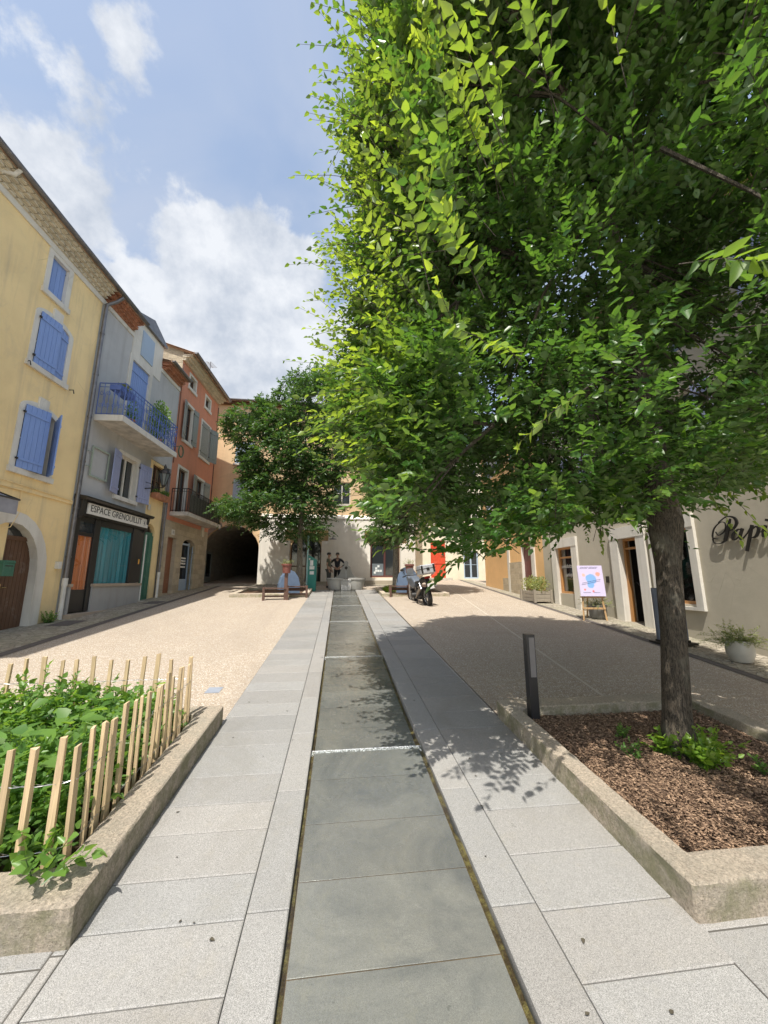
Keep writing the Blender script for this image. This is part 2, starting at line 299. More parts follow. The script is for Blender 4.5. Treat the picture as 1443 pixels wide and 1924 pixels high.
class MB:
    """collects faces in (local) coordinates; M maps them to the world (or to the thing when local=True)"""
    def __init__(s, M=None): s.v = []; s.f = []; s.mi = []; s.M = M; s.cur = 0
    def add(s, vs, fs):
        b = len(s.v); s.v += [Vector(x) for x in vs]
        for f in fs: s.f.append([b+i for i in f]); s.mi.append(s.cur)
        return s
    def box(s, x0, x1, y0, y1, z0, z1):
        if x0 > x1: x0, x1 = x1, x0
        if y0 > y1: y0, y1 = y1, y0
        if z0 > z1: z0, z1 = z1, z0
        return s.add([(x0, y0, z0), (x1, y0, z0), (x1, y1, z0), (x0, y1, z0), (x0, y0, z1), (x1, y0, z1), (x1, y1, z1), (x0, y1, z1)],
              [(0, 3, 2, 1), (4, 5, 6, 7), (0, 1, 5, 4), (1, 2, 6, 5), (2, 3, 7, 6), (3, 0, 4, 7)])
    def prism(s, poly, axis, a, b):
        """poly in the two other axes, extruded along axis from a to b"""
        n = len(poly); vs = []
        for t in (a, b):
            for p in poly:
                q = list(p); q.insert(axis, t); vs.append(q)
        return s.add(vs, [tuple(range(n))[::-1], tuple(range(n, 2*n))] + [(i, (i+1) % n, n+(i+1) % n, n+i) for i in range(n)])
    def tube(s, pts, r, n=8, caps=True):
        pts = [Vector(p) for p in pts]; rs = r if isinstance(r, (list, tuple)) else [r]*len(pts); b = len(s.v); ref = None
        for i, p in enumerate(pts):
            t = (pts[min(i+1, len(pts)-1)] - pts[max(i-1, 0)]).normalized()
            if ref is None:
                ref = t.cross(Vector((0, 0, 1)) if abs(t.z) < .9 else Vector((1, 0, 0))).normalized()
            ref = (ref - t*ref.dot(t)).normalized(); bi = t.cross(ref)
            for k in range(n):
                a = 2*math.pi*k/n; s.v.append(p + (ref*math.cos(a)+bi*math.sin(a))*rs[i])
        for i in range(len(pts)-1):
            for k in range(n):
                s.f.append([b+i*n+k, b+i*n+(k+1) % n, b+(i+1)*n+(k+1) % n, b+(i+1)*n+k]); s.mi.append(s.cur)
        if caps:
            s.f.append([b+k for k in range(n)][::-1]); s.mi.append(s.cur); e = b+(len(pts)-1)*n
            s.f.append([e+k for k in range(n)]); s.mi.append(s.cur)
        return s
    def lathe(s, prof, c=(0, 0, 0), n=20, sx=1, sy=1):
        b = len(s.v)
        for r, z in prof:
            for k in range(n):
                a = 2*math.pi*k/n; s.v.append(Vector((c[0]+r*math.cos(a)*sx, c[1]+r*math.sin(a)*sy, c[2]+z)))
        for i in range(len(prof)-1):
            for k in range(n): s.f.append([b+i*n+k, b+i*n+(k+1) % n, b+(i+1)*n+(k+1) % n, b+(i+1)*n+k]); s.mi.append(s.cur)
        s.f.append([b+k for k in range(n)][::-1]); s.mi.append(s.cur); e = b+(len(prof)-1)*n
        s.f.append([e+k for k in range(n)]); s.mi.append(s.cur); return s
    def pieces(s):
        par = list(range(len(s.v)))
        def fd(a):
            while par[a] != a: par[a] = par[par[a]]; a = par[a]
            return a
        for f in s.f:
            for q in f[1:]: par[fd(q)] = fd(f[0])
        grp = {}
        for f, m_ in zip(s.f, s.mi): grp.setdefault(fd(f[0]), []).append((f, m_))
        out_ = []
        for fs in grp.values():
            ids = sorted({i for f, _ in fs for i in f}); mp = {a: k for k, a in enumerate(ids)}; b = MB(s.M); b.v = [s.v[i] for i in ids]; b.f = [[mp[i] for i in f] for f, _ in fs]; b.mi = [m_ for _, m_ in fs]; out_.append(b)
        return out_
    def build(s, name, mats, parent=None, local=False, smooth=False, bevel=0, rec=True):
        if name in SPLIT:
            ps = s.pieces()
            if len(ps) > 1:
                for p_ in ps: o = p_.build(name, mats, parent, local, smooth, bevel, rec)
                return o
        M = s.M or Matrix.Identity(4)
        if parent is not None and not local: M = wmat(parent).inverted() @ M
        me = bpy.data.meshes.new(name); me.from_pydata([tuple(M @ v) for v in s.v], [], s.f)
        if not isinstance(mats, (list, tuple)): mats = [mats]
        for m in mats: me.materials.append(m)
        me.polygons.foreach_set('material_index', s.mi)
        if rec:
            bm = bmesh.new(); bm.from_mesh(me); bmesh.ops.recalc_face_normals(bm, faces=bm.faces); bm.to_mesh(me); bm.free()
        if smooth: me.polygons.foreach_set('use_smooth', [True]*len(me.polygons)); 
        me.update(); o = bpy.data.objects.new(name, me); col.objects.link(o)
        if parent is not None: o.parent = parent
        if bevel:
            b = o.modifiers.new('bevel', 'BEVEL'); b.width = bevel; b.segments = 2; b.limit_method = 'ANGLE'
        if smooth:
            for e in me.edges: pass
            try: me.set_sharp_from_angle(angle=R(40))
            except Exception: pass
        return o
def text_mesh(body, size, depth, M, name, mat, parent, shear=0, align='CENTER', sxs=1.0, thick=0):
    c = bpy.data.curves.new(name, 'FONT'); c.body = body; c.size = size; c.extrude = depth; c.align_x = align; c.shear = shear; c.offset = thick; c.resolution_u = 3
    t = bpy.data.objects.new(name, c); col.objects.link(t); bpy.context.view_layer.update()
    me = bpy.data.meshes.new_from_object(t.evaluated_get(bpy.context.evaluated_depsgraph_get()))
    bpy.data.objects.remove(t); M2 = (wmat(parent).inverted() if parent else Matrix.Identity(4)) @ M @ Matrix.Diagonal((sxs, 1, 1, 1))
    me.transform(M2); me.materials.clear(); me.materials.append(mat); o = bpy.data.objects.new(name, me); col.objects.link(o); o.parent = parent; return o

class Fac:
    """a facade plane: s runs along the wall, d outwards, z up"""
    def __init__(f, P, ang, left):
        f.P = Vector((P[0], P[1], 0)); f.u = Vector((math.sin(ang), math.cos(ang), 0)) if left is not None else Vector((1, 0, 0))
        f.n = Vector((f.u.y, -f.u.x, 0)) if left in (True, None) else Vector((-f.u.y, f.u.x, 0))
        if left is None: f.n = Vector((0, -1, 0))
        M = Matrix.Identity(4)
        for i in range(3): M[i][0] = f.u[i]; M[i][1] = f.n[i]; M[i][3] = f.P[i]
        f.M = M
    def uv(f, px, py, d=0):
        dr = ray(px, py); P = f.P + f.n*d; t = (P-EYE).dot(f.n)/dr.dot(f.n); q = EYE+dr*t - f.P; return q.dot(f.u), q.z
    def rect(f, pts, d=0):
        q = [f.uv(*p, d) for p in pts]; a = (q[0][0]+q[3][0])/2; b = (q[1][0]+q[2][0])/2
        return (min(a, b), max(a, b), (q[2][1]+q[3][1])/2, (q[0][1]+q[1][1])/2)
    def w(f, s, d, z): return f.P + f.u*s + f.n*d + Vector((0, 0, z))
Z1 = lambda x, y: (x/3.4357, 200+y/3.4357)
Z2 = lambda x, y: (x/3.85, 740+y/3.85)
Z3 = lambda x, y: (80+x/4.008, 620+y/4.008)
Z4 = lambda x, y: (90+x/4.123, 840+y/4.123)
Z5 = lambda x, y: (280+x/4.008, 640+y/4.008)
Z6 = lambda x, y: (460+x/3.6075, 960+y/3.6075)
Z7 = lambda x, y: (840+x/4.81, 960+y/4.81)
Z8 = lambda x, y: (1000+x/3.257, 880+y/3.257)
FL = Fac((-7.15, 10.8), R(2.5), True); FR = Fac((7.73, 9.53), R(2), False); FC = Fac((0, 21.7), 0, None)

def arc(s0, s1, zs, rise, n=12):
    c = (s0+s1)/2; a = (s1-s0)/2
    return [(c+a*math.cos(math.pi*i/n), zs+rise*math.sin(math.pi*i/n)) for i in range(n+1)]   # right to left
def wall(mb, s0, s1, z0, z1, ops, d=0, t=.28, rev=1):
    """wall sheet with rectangular or arched openings (s0,s1,z0,z1[,rise]) and reveals t deep"""
    ops = [o for o in ops if o]
    ss = sorted({s0, s1, *[x for o in ops for x in o[:2]]}); zs = sorted({z0, z1, *[x for o in ops for x in o[2:4]]})
    ss = [x for x in ss if s0 <= x <= s1]; zs = [x for x in zs if z0 <= x <= z1]
    for i in range(len(ss)-1):
        for j in range(len(zs)-1):
            cs = (ss[i]+ss[i+1])/2; cz = (zs[j]+zs[j+1])/2
            if any(o[0] < cs < o[1] and o[2] < cz < o[3] for o in ops): continue
            mb.add([(ss[i], d, zs[j]), (ss[i+1], d, zs[j]), (ss[i+1], d, zs[j+1]), (ss[i], d, zs[j+1])], [(0, 1, 2, 3)])
    c0 = mb.cur
    for o in ops:
        a, b, lo, hi = o[:4]; rise = o[4] if len(o) > 4 else 0
        if rise:
            pts = arc(a, b, hi-rise, rise); mb.cur = c0
            half = len(pts)//2
            mb.add([(p[0], d, p[1]) for p in pts[:half+1]] + [(b, d, hi)], [tuple(range(half+2))])
            mb.add([(p[0], d, p[1]) for p in pts[half:]] + [(a, d, hi)], [tuple(range(len(pts)-half+1))])
            loop = [(b, lo)] + pts + [(a, lo)]
        else: loop = [(b, lo), (b, hi), (a, hi), (a, lo)]
        mb.cur = rev
        for i in range(len(loop)):
            p, q = loop[i], loop[(i+1) % len(loop)]
            mb.add([(p[0], d, p[1]), (q[0], d, q[1]), (q[0], d-t, q[1]), (p[0], d-t, p[1])], [(0, 1, 2, 3)])
    mb.cur = c0
def surround(mb, o, wd=.16, d0=0, d1=.03, sill=True, key=False):
    a, b, lo, hi = o[:4]; rise = o[4] if len(o) > 4 else 0
    mb.box(a-wd, a, d0, d1, lo, hi-rise); mb.box(b, b+wd, d0, d1, lo, hi-rise)
    if rise:
        ip = arc(a, b, hi-rise, rise); op = arc(a-wd, b+wd, hi-rise, rise+wd)
        for i in range(len(ip)-1):
            q = [ip[i], ip[i+1], op[i+1], op[i]]; mb.prism_sz(q, d0, d1)
    else: mb.box(a-wd, b+wd, d0, d1, hi, hi+wd)
    if sill: mb.box(a-wd-.03, b+wd+.03, d0, d1+.04, lo-.13, lo)
    if key:
        c = (a+b)/2; mb.box(c-.14, c+.14, d0, d1+.03, hi-.02, hi+wd+.16)
def prism_sz(s, poly, d0, d1):
    n = len(poly); return s.add([(p[0], d0, p[1]) for p in poly] + [(p[0], d1, p[1]) for p in poly],
       [tuple(range(n))[::-1], tuple(range(n, 2*n))] + [(i, (i+1) % n, n+(i+1) % n, n+i) for i in range(n)])
MB.prism_sz = prism_sz
def shutter(fac, a, b, lo, hi, d, mat, parent, ang=0, hinge='a', name='shutter', ledge=True, rise=0):
    """boarded shutter leaf, hinged on side a or b, opened by ang"""
    wd = b-a; sgn = 1 if hinge == 'a' else -1; h = a if hinge == 'a' else b
    M = fac.M @ Matrix.Translation((h, d, 0)) @ Matrix.Rotation(ang*sgn, 4, 'Z') @ Matrix.Diagonal((sgn, 1, 1, 1))
    mb = MB(M); nb = max(2, round(wd/.11)); bw = wd/nb
    for i in range(nb):
        top = hi - (rise*(1-((i+.5)/nb if hinge == 'a' else (i+.5)/nb)) if rise else 0)
        mb.box(i*bw+.004, (i+1)*bw-.004, 0, .026, lo, top)
    mb.box(.003, wd-.003, .004, .018, lo+.005, hi-.01-rise)
    if ledge:
        for z in (lo+.22*(hi-lo)*.6, hi-.2*(hi-lo)*.6-rise): mb.box(.0, wd-.03, .026, .045, z-.03, z+.03)
    o = mb.build(name, mat, parent)
    hw = MB(M)
    for z in (lo+.13*(hi-lo), hi-.12*(hi-lo)-rise): hw.box(-.05, .0, .01, .04, z-.02, z+.02)
    hw.build('hinge', IRON, o); return o
def window(fac, o, parent, frame=TRIM, mull=1, d=-.2, glass=GLASS, bars=1, fw=.05):
    a, b, lo, hi = o[:4]; fr = MB(fac.M)
    fr.box(a, a+fw, d, d+.05, lo, hi); fr.box(b-fw, b, d, d+.05, lo, hi); fr.box(a+fw, b-fw, d, d+.05, hi-fw, hi); fr.box(a+fw, b-fw, d, d+.05, lo, lo+fw)
    for k in range(mull):
        c = a+(b-a)*(k+1)/(mull+1); fr.box(c-fw*.6, c+fw*.6, d+.002, d+.055, lo+fw, hi-fw)
    for k in range(bars):
        z = lo+(hi-lo)*(k+1)/(bars+1); fr.box(a+fw, b-fw, d+.004, d+.04, z-.014, z+.014)
    ob = fr.build('window', frame, parent); g = MB(fac.M); g.add([(a, d+.01, lo), (b, d+.01, lo), (b, d+.01, hi), (a, d+.01, hi)], [(0, 1, 2, 3)])
    g.build('pane', glass, ob); return ob
def genoise(fac, s0, s1, z, rows, mat, parent, pitch=.19, proj=.13, hgt=.11):
    """rows of corbelled half-barrel tiles under the eaves"""
    mb = MB(fac.M)
    for r in range(rows):
        zb = z + r*(hgt+.03); d1 = (r+1)*proj; n = int((s1-s0)/pitch); off = (r % 2)*pitch/2
        for k in range(n):
            c = s0 + pitch*(k+.5) + off*.999
            if c > s1-.02: continue
            poly = [(c+pitch*.46*math.cos(a), zb+.002+hgt*.9*math.sin(a)) for a in [math.pi*i/6 for i in range(7)]]
            mb.prism_sz(poly, -.02, d1)
        mb.box(s0, s1, -.02, d1+.012, zb+hgt, zb+hgt+.028)
    mb.build('eaves_tiles', mat, parent); return rows*proj, z+rows*(hgt+.03)
def roof_slope(fac, s0, s1, z, d0, run, pitch, parent, name='roof', ridge=True, tile=TILE):
    """canal tile roof rising away from the facade: corrugated sheet with thickness"""
    mb = MB(fac.M); n = int((s1-s0)/.11); k = 0
    for sgn, da, db, za, zb in ((1, d0, d0-run, z, z+run*pitch), (-1, d0-run, d0-2*run+.4, z+run*pitch, z+.1)):
        prev = None
        for i in range(n*2+1):
            s_ = s0+(s1-s0)*i/(n*2); h = .035*math.sin(i*math.pi/2)
            mb.v += [Vector((s_, da, za+h)), Vector((s_, db, zb+h))]; b = len(mb.v)-2
            if prev is not None: mb.f.append([prev, b, b+1, prev+1]); mb.mi.append(0)
            prev = b
        mb.add([(s0, da, za-.05), (s1, da, za-.05), (s1, db, zb-.05), (s0, db, zb-.05)], [(0, 1, 2, 3)])
        mb.box(s0, s1, da-.03*sgn, da, za-.06, za+.03) if sgn == 1 else None
    return mb.build(name, tile, parent)
def gutter(fac, s0, s1, z, d, parent, r=.07):
    mb = MB(fac.M); n = 8
    for a_, b_ in ((r, 1), (r-.008, -1)):
        pass
    poly = [(d+r*math.cos(a), z+r*math.sin(a)) for a in [math.pi+math.pi*i/n for i in range(n+1)]]
    mb.prism(poly, 0, s0, s1); mb.box(s0, s1, d+r-.006, d+r+.008, z-.01, z+.02)
    return mb.build('gutter', ZINC, parent, smooth=True)
def leafbox(): pass

# ------------------------------------------------------------------ leaves
LEAFSH = np.array([(0, 0), (.31, .30), (.215, .70), (0, 1.08), (-.215, .70), (-.31, .30)])
def leaves_mesh(name, base, direc, normal, size, tone, mat, parent=None, fold=.10, wid=1.0, local=False, shape=LEAFSH):
    """many leaves: base point, direction, normal, length; tone = (n,2)"""
    n = len(base); d = direc/np.linalg.norm(direc, axis=1)[:, None]; sd = np.cross(d, normal); sd /= (np.linalg.norm(sd, axis=1)[:, None]+1e-9)
    nn = np.cross(sd, d); sz = size[:, None]; V = np.zeros((n, 6, 3)); wr_ = .75+.45*rng.random((n, 1)); fr_v = fold*(.4+4.5*rng.random((n, 1))); cr_v = -.05-.38*rng.random((n, 1))**1.5
    for i, (a, b) in enumerate(shape):
        V[:, i] = base + d*sz*b + sd*sz*(a*wid*wr_) + nn*sz*(abs(a)*fr_v + cr_v*b*b)
    if parent is not None and not local:
        iv = np.array(wmat(parent).inverted()); V = V@iv[:3, :3].T + iv[:3, 3]
    me = bpy.data.meshes.new(name); me.vertices.add(n*6); me.vertices.foreach_set('co', V.reshape(-1).astype(np.float32))
    idx = np.arange(n)[:, None]*6 + np.array([0, 1, 2, 3, 0, 3, 4, 5])[None]; me.loops.add(n*8); me.loops.foreach_set('vertex_index', idx.reshape(-1).astype(np.int32))
    me.polygons.add(n*2); me.polygons.foreach_set('loop_start', (np.arange(n*2)*4).astype(np.int32)); me.polygons.foreach_set('loop_total', np.full(n*2, 4, np.int32))
    me.update(calc_edges=True); at = me.attributes.new('tone', 'FLOAT_COLOR', 'POINT'); tt = np.zeros((n, 6, 4), np.float32); tt[:, :, 0] = tone[:, 0:1]; tt[:, :, 1] = tone[:, 1:2]; tt[:, :, 3] = 1
    at.data.foreach_set('color', tt.reshape(-1)); me.materials.append(mat); me.validate()
    o = bpy.data.objects.new(name, me); col.objects.link(o); o.parent = parent; return o
def unit(a): return a/(np.linalg.norm(a, axis=-1, keepdims=True)+1e-9)
def twigs(P, D, length, nl, size, droop=.25, jit=.5, tipc=None, spread=.9):
    """alternate leaves along curved twigs. P,D (n,3)."""
    n = len(P); D = unit(D); side = unit(np.cross(D, unit(rng.normal(size=(n, 3))*.4+np.array([0, 0, 1.])))); B = []; DD = []; NN = []; SZ = []; T = []
    L_ = length*(.7+.6*rng.random(n)); base_t = rng.random(n)
    for k in range(nl):
        t = (k+.6)/nl; p = P + D*(L_*t)[:, None] + np.array([0, 0, -1.])*(droop*L_*t*t)[:, None]
        sgn = (1 if k % 2 else -1); dl = unit(D*(.55+.35*t) + side*sgn*spread*(1-.5*t) + rng.normal(size=(n, 3))*jit*.35 + np.array([0, 0, -.25]))
        nm = unit(np.array([0, 0, 1.]) + rng.normal(size=(n, 3))*jit + D*.15)
        B.append(p); DD.append(dl); NN.append(nm); SZ.append(size*(.65+.55*rng.random(n))*(1.0-.25*abs(t-.5)))
        tp = np.clip((t-.45)*1.2, 0, 1)*(tipc if tipc is not None else 0)
        T.append(np.stack([np.clip(base_t*.6+rng.random(n)*.4, 0, 1), np.clip(tp + rng.normal(size=n)*.06, 0, 1)], 1))
    tips = P + D*L_[:, None] + np.array([0, 0, -1.])*(droop*L_)[:, None]
    return np.concatenate(B), np.concatenate(DD), np.concatenate(NN), np.concatenate(SZ), np.concatenate(T), tips
def stems_into(mb, P, Q, r):
    for a, b in zip(P, Q): mb.tube([a, b], [r, r*.4], 3, caps=False)

# ------------------------------------------------------------------ the ground
def sheet(name, pts, mat, kind='structure', dz=0.0, sub=None):
    mb = MB(); mb.add([(x, y, gz(y)+dz) for x, y in pts], [tuple(range(len(pts)))]); o = mb.build(name, mat); 
    if kind: o['kind'] = kind
    return o
g = MB(); ys = [-300, -40, -1, 31, 300]; 
zoff = lambda y: gz(y)
for i, y in enumerate(ys): g.v += [Vector((-300, y, zoff(y))), Vector((-1.175, y, zoff(y))), Vector((1.775, y, zoff(y))), Vector((300, y, zoff(y)))]
for i in range(4):
    for k in (0, 1, 2):
        dz = 0
        if k == 1 and i == 2: continue
        g.f.append([i*4+k, i*4+k+1, i*4+4+k+1, i*4+4+k]); g.mi.append(0)
# beyond the fountain the middle closes again
g.add([(-1.175, 18.2, gz(18.2)), (1.775, 18.2, gz(18.2)), (1.775, 31, gz(31)), (-1.175, 31, gz(31))], [(0, 1, 2, 3)])
g.add([(-1.175, -1, gz(-1)-.12), (1.775, -1, gz(-1)-.12), (1.775, 18.2, gz(18.2)-.12), (-1.175, 18.2, gz(18.2)-.12)], [(0, 1, 2, 3)])
tag(g.build('ground', GRAVEL), kind='structure')
def slabs(name, cells, th, mat, gap=.0024, tv=.085, bev=.006):
    """cells: (x0,x1,y0,y1, dz) each a slab with bevelled edge following the slope"""
    mb = MB(); tones = []
    for (x0, x1, y0, y1, dz, sl) in cells:
        x0 += gap; x1 -= gap; y0 += gap; y1 -= gap; b = bev
        z = lambda y: dz(y)
        t = 1+random.uniform(-tv, tv); wv = random.uniform(-.012, .025); tone = (t*(1+wv), t, t*(1-wv), 1)
        vs = [(x0, y0, z(y0)-th), (x1, y0, z(y0)-th), (x1, y1, z(y1)-th), (x0, y1, z(y1)-th),
              (x0, y0, z(y0)-b*.7), (x1, y0, z(y0)-b*.7), (x1, y1, z(y1)-b*.7), (x0, y1, z(y1)-b*.7),
              (x0+b, y0+b, z(y0)), (x1-b, y0+b, z(y0)), (x1-b, y1-b, z(y1)), (x0+b, y1-b, z(y1))]
        mb.add(vs, [(0, 1, 5, 4), (1, 2, 6, 5), (2, 3, 7, 6), (3, 0, 4, 7), (4, 5, 9, 8), (5, 6, 10, 9), (6, 7, 11, 10), (7, 4, 8, 11), (8, 9, 10, 11)]); tones += [tone]*12
    o = mb.build(name, mat); at = o.data.attributes.new('tone', 'FLOAT_COLOR', 'POINT'); at.data.foreach_set('color', np.array(tones, np.float32).reshape(-1)); o['kind'] = 'structure'; return o
zp = lambda y: S*y+.004
def rows(y0, y1, lo, hi, first=()):
    ys_ = list(first); y = ys_[-1] if ys_ else y0
    while y < y1: y += random.uniform(lo, hi); ys_.append(min(y, y1))
    return ys_
YE = 18.2
firstL = [-.9, -.45, 0, .45, .85, 1.25, 1.6, 1.9, 2.22, 2.49, 2.83, 3.10, 3.44, 3.91, 4.19]
firstR = [-.9, -.4, .1, .6, 1.05, 1.45, 1.78, 2.1, 2.45, 2.84, 3.2, 3.6, 4.05]
cells = []
r1 = rows(0, YE, .28, .52, firstL)
for a, b in zip(r1, r1[1:]): cells.append((-1.175, -.42, a, b, zp, 0))
r2 = rows(0, YE, .8, 1.15, [-.9, .2, 1.15, 2.25, 3.2, 4.1])
for a, b in zip(r2, r2[1:]): cells.append((-.42, -.21, a, b, zp, 0))
slabs('path', cells, .16, GRAN)
cells = []; r1 = rows(0, YE, .28, .52, firstR)
for a, b in zip(r1, r1[1:]): cells.append((1.05, 1.80 if b > 1.9 and a < 4.3 else 1.775, a, b, zp, 0))
r2 = rows(0, YE, .8, 1.15, [-.9, .1, 1.05, 2.15, 3.1, 4.05])
for a, b in zip(r2, r2[1:]): cells.append((.81, 1.05, a, b, zp, 0))
slabs('path', cells, .16, GRAN)
# front paving in front of both planters
cells = []
for (xa, xb, ya) in ((-8, -1.175, 2.22), (1.775, 9, 2.02)):
    x = xa
    while x < xb-.01:
        x2 = min(xb, x+random.uniform(.7, .95)); y = -1.2+random.uniform(-.3, 0)
        while y < ya-.01:
            y2 = min(ya, y+random.uniform(.35, .5)); cells.append((x, x2, y, y2, zp, 0)); y = y2
        x = x2
slabs('paving', cells, .05, GRAN)
for xa_, xb_, yb_ in ((-8, -1.175, 2.2), (1.775, 9, 2.0)):
    jm = MB(); jm.add([(xa_, -1.5, gz(-1)-.035), (xb_, -1.5, gz(-1)-.035), (xb_, -1, gz(-1)+.001), (xa_, -1, gz(-1)+.001), (xb_, yb_, S*yb_+.001), (xa_, yb_, S*yb_+.001)], [(0, 1, 2, 3), (3, 2, 4, 5)]); tag(jm.build('paving_bed', plain('dark_joint', (.09, .085, .075), .95)), kind='structure')
# channel bed: five pools with cascades
steps = [-1.0, 3.78, 6.86, 10.2, 13.07, 15.9, 18.2]
cells = []; mbw = MB(); mbc = MB(); mbu = MB()
jn = {0: [-1.0, .2, 1.1, 1.965, 2.437, 2.874, 3.36, 3.78]}
for i in range(6):
    a, b = steps[i], steps[i+1]; top_b = S*b-.02; low_a = S*a-.062
    zf = (lambda a, b, la, tb: (lambda y: la+(tb-la)*(y-a)/(b-a)))(a, b, low_a, top_b)
    if i == 0: zf = lambda y: S*y - .040 + .018*max(0, (y+1)/4.78)
    ys_ = jn.get(i) or [a+(b-a)*k/6 for k in range(7)]
    for p, q in zip(ys_, ys_[1:]): cells.append((-.187, .778, p, q, zf, 0))
    mbu.add([(-.187, a, zf(a)-.0035), (.778, a, zf(a)-.0035), (.778, b, zf(b)-.0035), (-.187, b, zf(b)-.0035)], [(0, 1, 2, 3)])
    mbw.add([(-.208, a, zf(a)+.007), (.808, a, zf(a)+.007), (.808, b-.0, zf(b)+.007), (-.208, b, zf(b)+.007)], [(0, 1, 2, 3)])
    if i < 5:
        n = 40; zt = zf(b)+.009; zb = S*b-.055; pr = None
        for k in range(n+1):
            x = -.205+1.01*k/n; j = random.uniform(-.012, .012)
            mbc.v += [Vector((x, b+.01, zt)), Vector((x, b-.012+j*.3, zt-.004)), Vector((x, b-.03+j, (zt+zb)/2)), Vector((x, b-.045+j, zb+.004)), Vector((x, b-.10+j*2, zb+.006))]; q = len(mbc.v)-5
            if pr is not None:
                for m_ in range(4): mbc.f.append([pr+m_, q+m_, q+m_+1, pr+m_+1]); mbc.mi.append(0)
            pr = q
slabs('channel_bed', cells, .05, BED, .003, .09, .0012)
tag(mbw.build('water', WATER), kind='structure'); cas = mbc.build('water', FOAM, smooth=True); cas['kind'] = 'structure'
# algae gutters on both edges of the bed, dark under the lip
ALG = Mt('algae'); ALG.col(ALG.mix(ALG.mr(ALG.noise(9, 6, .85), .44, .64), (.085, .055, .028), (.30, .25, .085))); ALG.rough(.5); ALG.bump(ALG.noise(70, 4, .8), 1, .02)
mb = MB()
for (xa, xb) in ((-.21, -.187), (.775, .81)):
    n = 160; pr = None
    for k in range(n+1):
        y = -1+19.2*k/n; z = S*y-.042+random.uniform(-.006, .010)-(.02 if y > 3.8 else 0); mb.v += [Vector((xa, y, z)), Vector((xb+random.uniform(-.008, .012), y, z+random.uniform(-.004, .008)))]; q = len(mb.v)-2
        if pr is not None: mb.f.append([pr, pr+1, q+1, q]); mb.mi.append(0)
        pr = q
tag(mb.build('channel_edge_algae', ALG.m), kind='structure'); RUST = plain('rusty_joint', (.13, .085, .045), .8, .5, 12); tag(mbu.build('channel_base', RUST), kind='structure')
# slot drain beside the right path and the two gutters by the kerbs
sd = MB(); sd.add([(1.778, 4.2, gz(4.2)+.006), (1.80, 4.2, gz(4.2)+.006), (1.80, 18.2, gz(18.2)+.006), (1.778, 18.2, gz(18.2)+.006)], [(0, 1, 2, 3)]); tag(sd.build('drain', BLACK), kind='structure')
lx = lambda y: -5.57-(y-7.26)*.028; fx = lambda y: -7.15+(y-10.8)*math.tan(R(2.5))
rx = lambda y: 6.04+(y-4.91)*.131 if y < 8.8 else 6.55+(y-8.77)*.090; frx = lambda y: 7.73+(y-9.53)*math.tan(R(2))
def strip(name, fa, fb, y0, y1, dz, mat, n=40):
    mb = MB(); pr = None
    for k in range(n+1):
        y = y0+(y1-y0)*k/n; mb.v += [Vector((fa(y), y, gz(y)+dz)), Vector((fb(y), y, gz(y)+dz))]; q = len(mb.v)-2
        if pr is not None: mb.f.append([pr, pr+1, q+1, q]); mb.mi.append(0)
        pr = q
    o = mb.build(name, mat); o['kind'] = 'structure'; return o
SET = plain('dark_setts', (.115, .10, .09), .85, .3, 20, bumpst=.8, bscale=30)
strip('gutter_strip', lx, lambda y: lx(y)-.2, -8, 21.6, .008, SET); strip('pavement', lambda y: lx(y)-.2, lambda y: fx(y)-.3, -8, 21.7, .012, COB)
strip('gutter_strip', rx, lambda y: rx(y)+.17, -8, 26, .008, SET); strip('pavement', lambda y: rx(y)+.17, lambda y: frx(y)+.3, -8, 25.5, .012, COB)
strip('road_joint', lambda y: 2.6+.16*y*1.0, lambda y: 2.64+.16*y, 4.2, 20, .005, plain('joint_concrete', (.50, .45, .37), .9))
strip('pavement', lambda y: -7, lambda y: 4.1, 20.3, 21.7, .014, COB, 6)

# ------------------------------------------------------------------ yellow house (left)
def house(name, label, loc): return thing(name, label, 'house', loc)
def backbox(fac, s0, s1, z1, depth, mat, parent, zb=-.5, d0=-.32):
    mb = MB(fac.M); mb.add([(s0, 0, zb), (s0, d0-depth, zb), (s0, d0-depth, z1), (s0, 0, z1), (s1, 0, zb), (s1, d0-depth, zb), (s1, d0-depth, z1), (s1, 0, z1)],
       [(0, 1, 2, 3), (7, 6, 5, 4), (1, 5, 6, 2)]); return mb.build('side_wall', mat, parent)
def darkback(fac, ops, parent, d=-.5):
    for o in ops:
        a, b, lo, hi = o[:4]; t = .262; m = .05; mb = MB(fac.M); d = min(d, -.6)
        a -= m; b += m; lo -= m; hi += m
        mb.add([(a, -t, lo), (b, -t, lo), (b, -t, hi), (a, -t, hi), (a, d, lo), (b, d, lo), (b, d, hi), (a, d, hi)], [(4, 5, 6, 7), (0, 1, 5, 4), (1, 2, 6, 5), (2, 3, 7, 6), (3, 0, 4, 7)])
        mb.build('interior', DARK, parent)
yh = house('yellow_house', 'tall ochre yellow house with bright blue shutters and a limewashed tile cornice', FL.w(-3, 0, .6))
o1 = FL.rect([Z1(340, 955), Z1(448, 1062), Z1(410, 1285), Z1(308, 1195)]); o2 = FL.rect([Z1(262, 1310), Z1(445, 1465), Z1(402, 1780), Z1(205, 1655)])
o3 = FL.rect([Z2(180, 85), Z2(400, 150), Z2(345, 605), Z2(97, 530)]); o3 = (*o3, .12); o2 = (*o2, .1)
da = FL.uv(18, 988)[0]; db = (FL.uv(71, 1035)[0]+FL.uv(52, 1173)[0])/2; apex = FL.uv(18, 982)[1]
od = (da-(db-da)*.85, db, .55, apex+.02, 1.05)
ops = [o1, o2, o3, od]
more = [(o[0]-2.6, o[1]-2.6, *o[2:]) for o in (o1, o2, o3)]
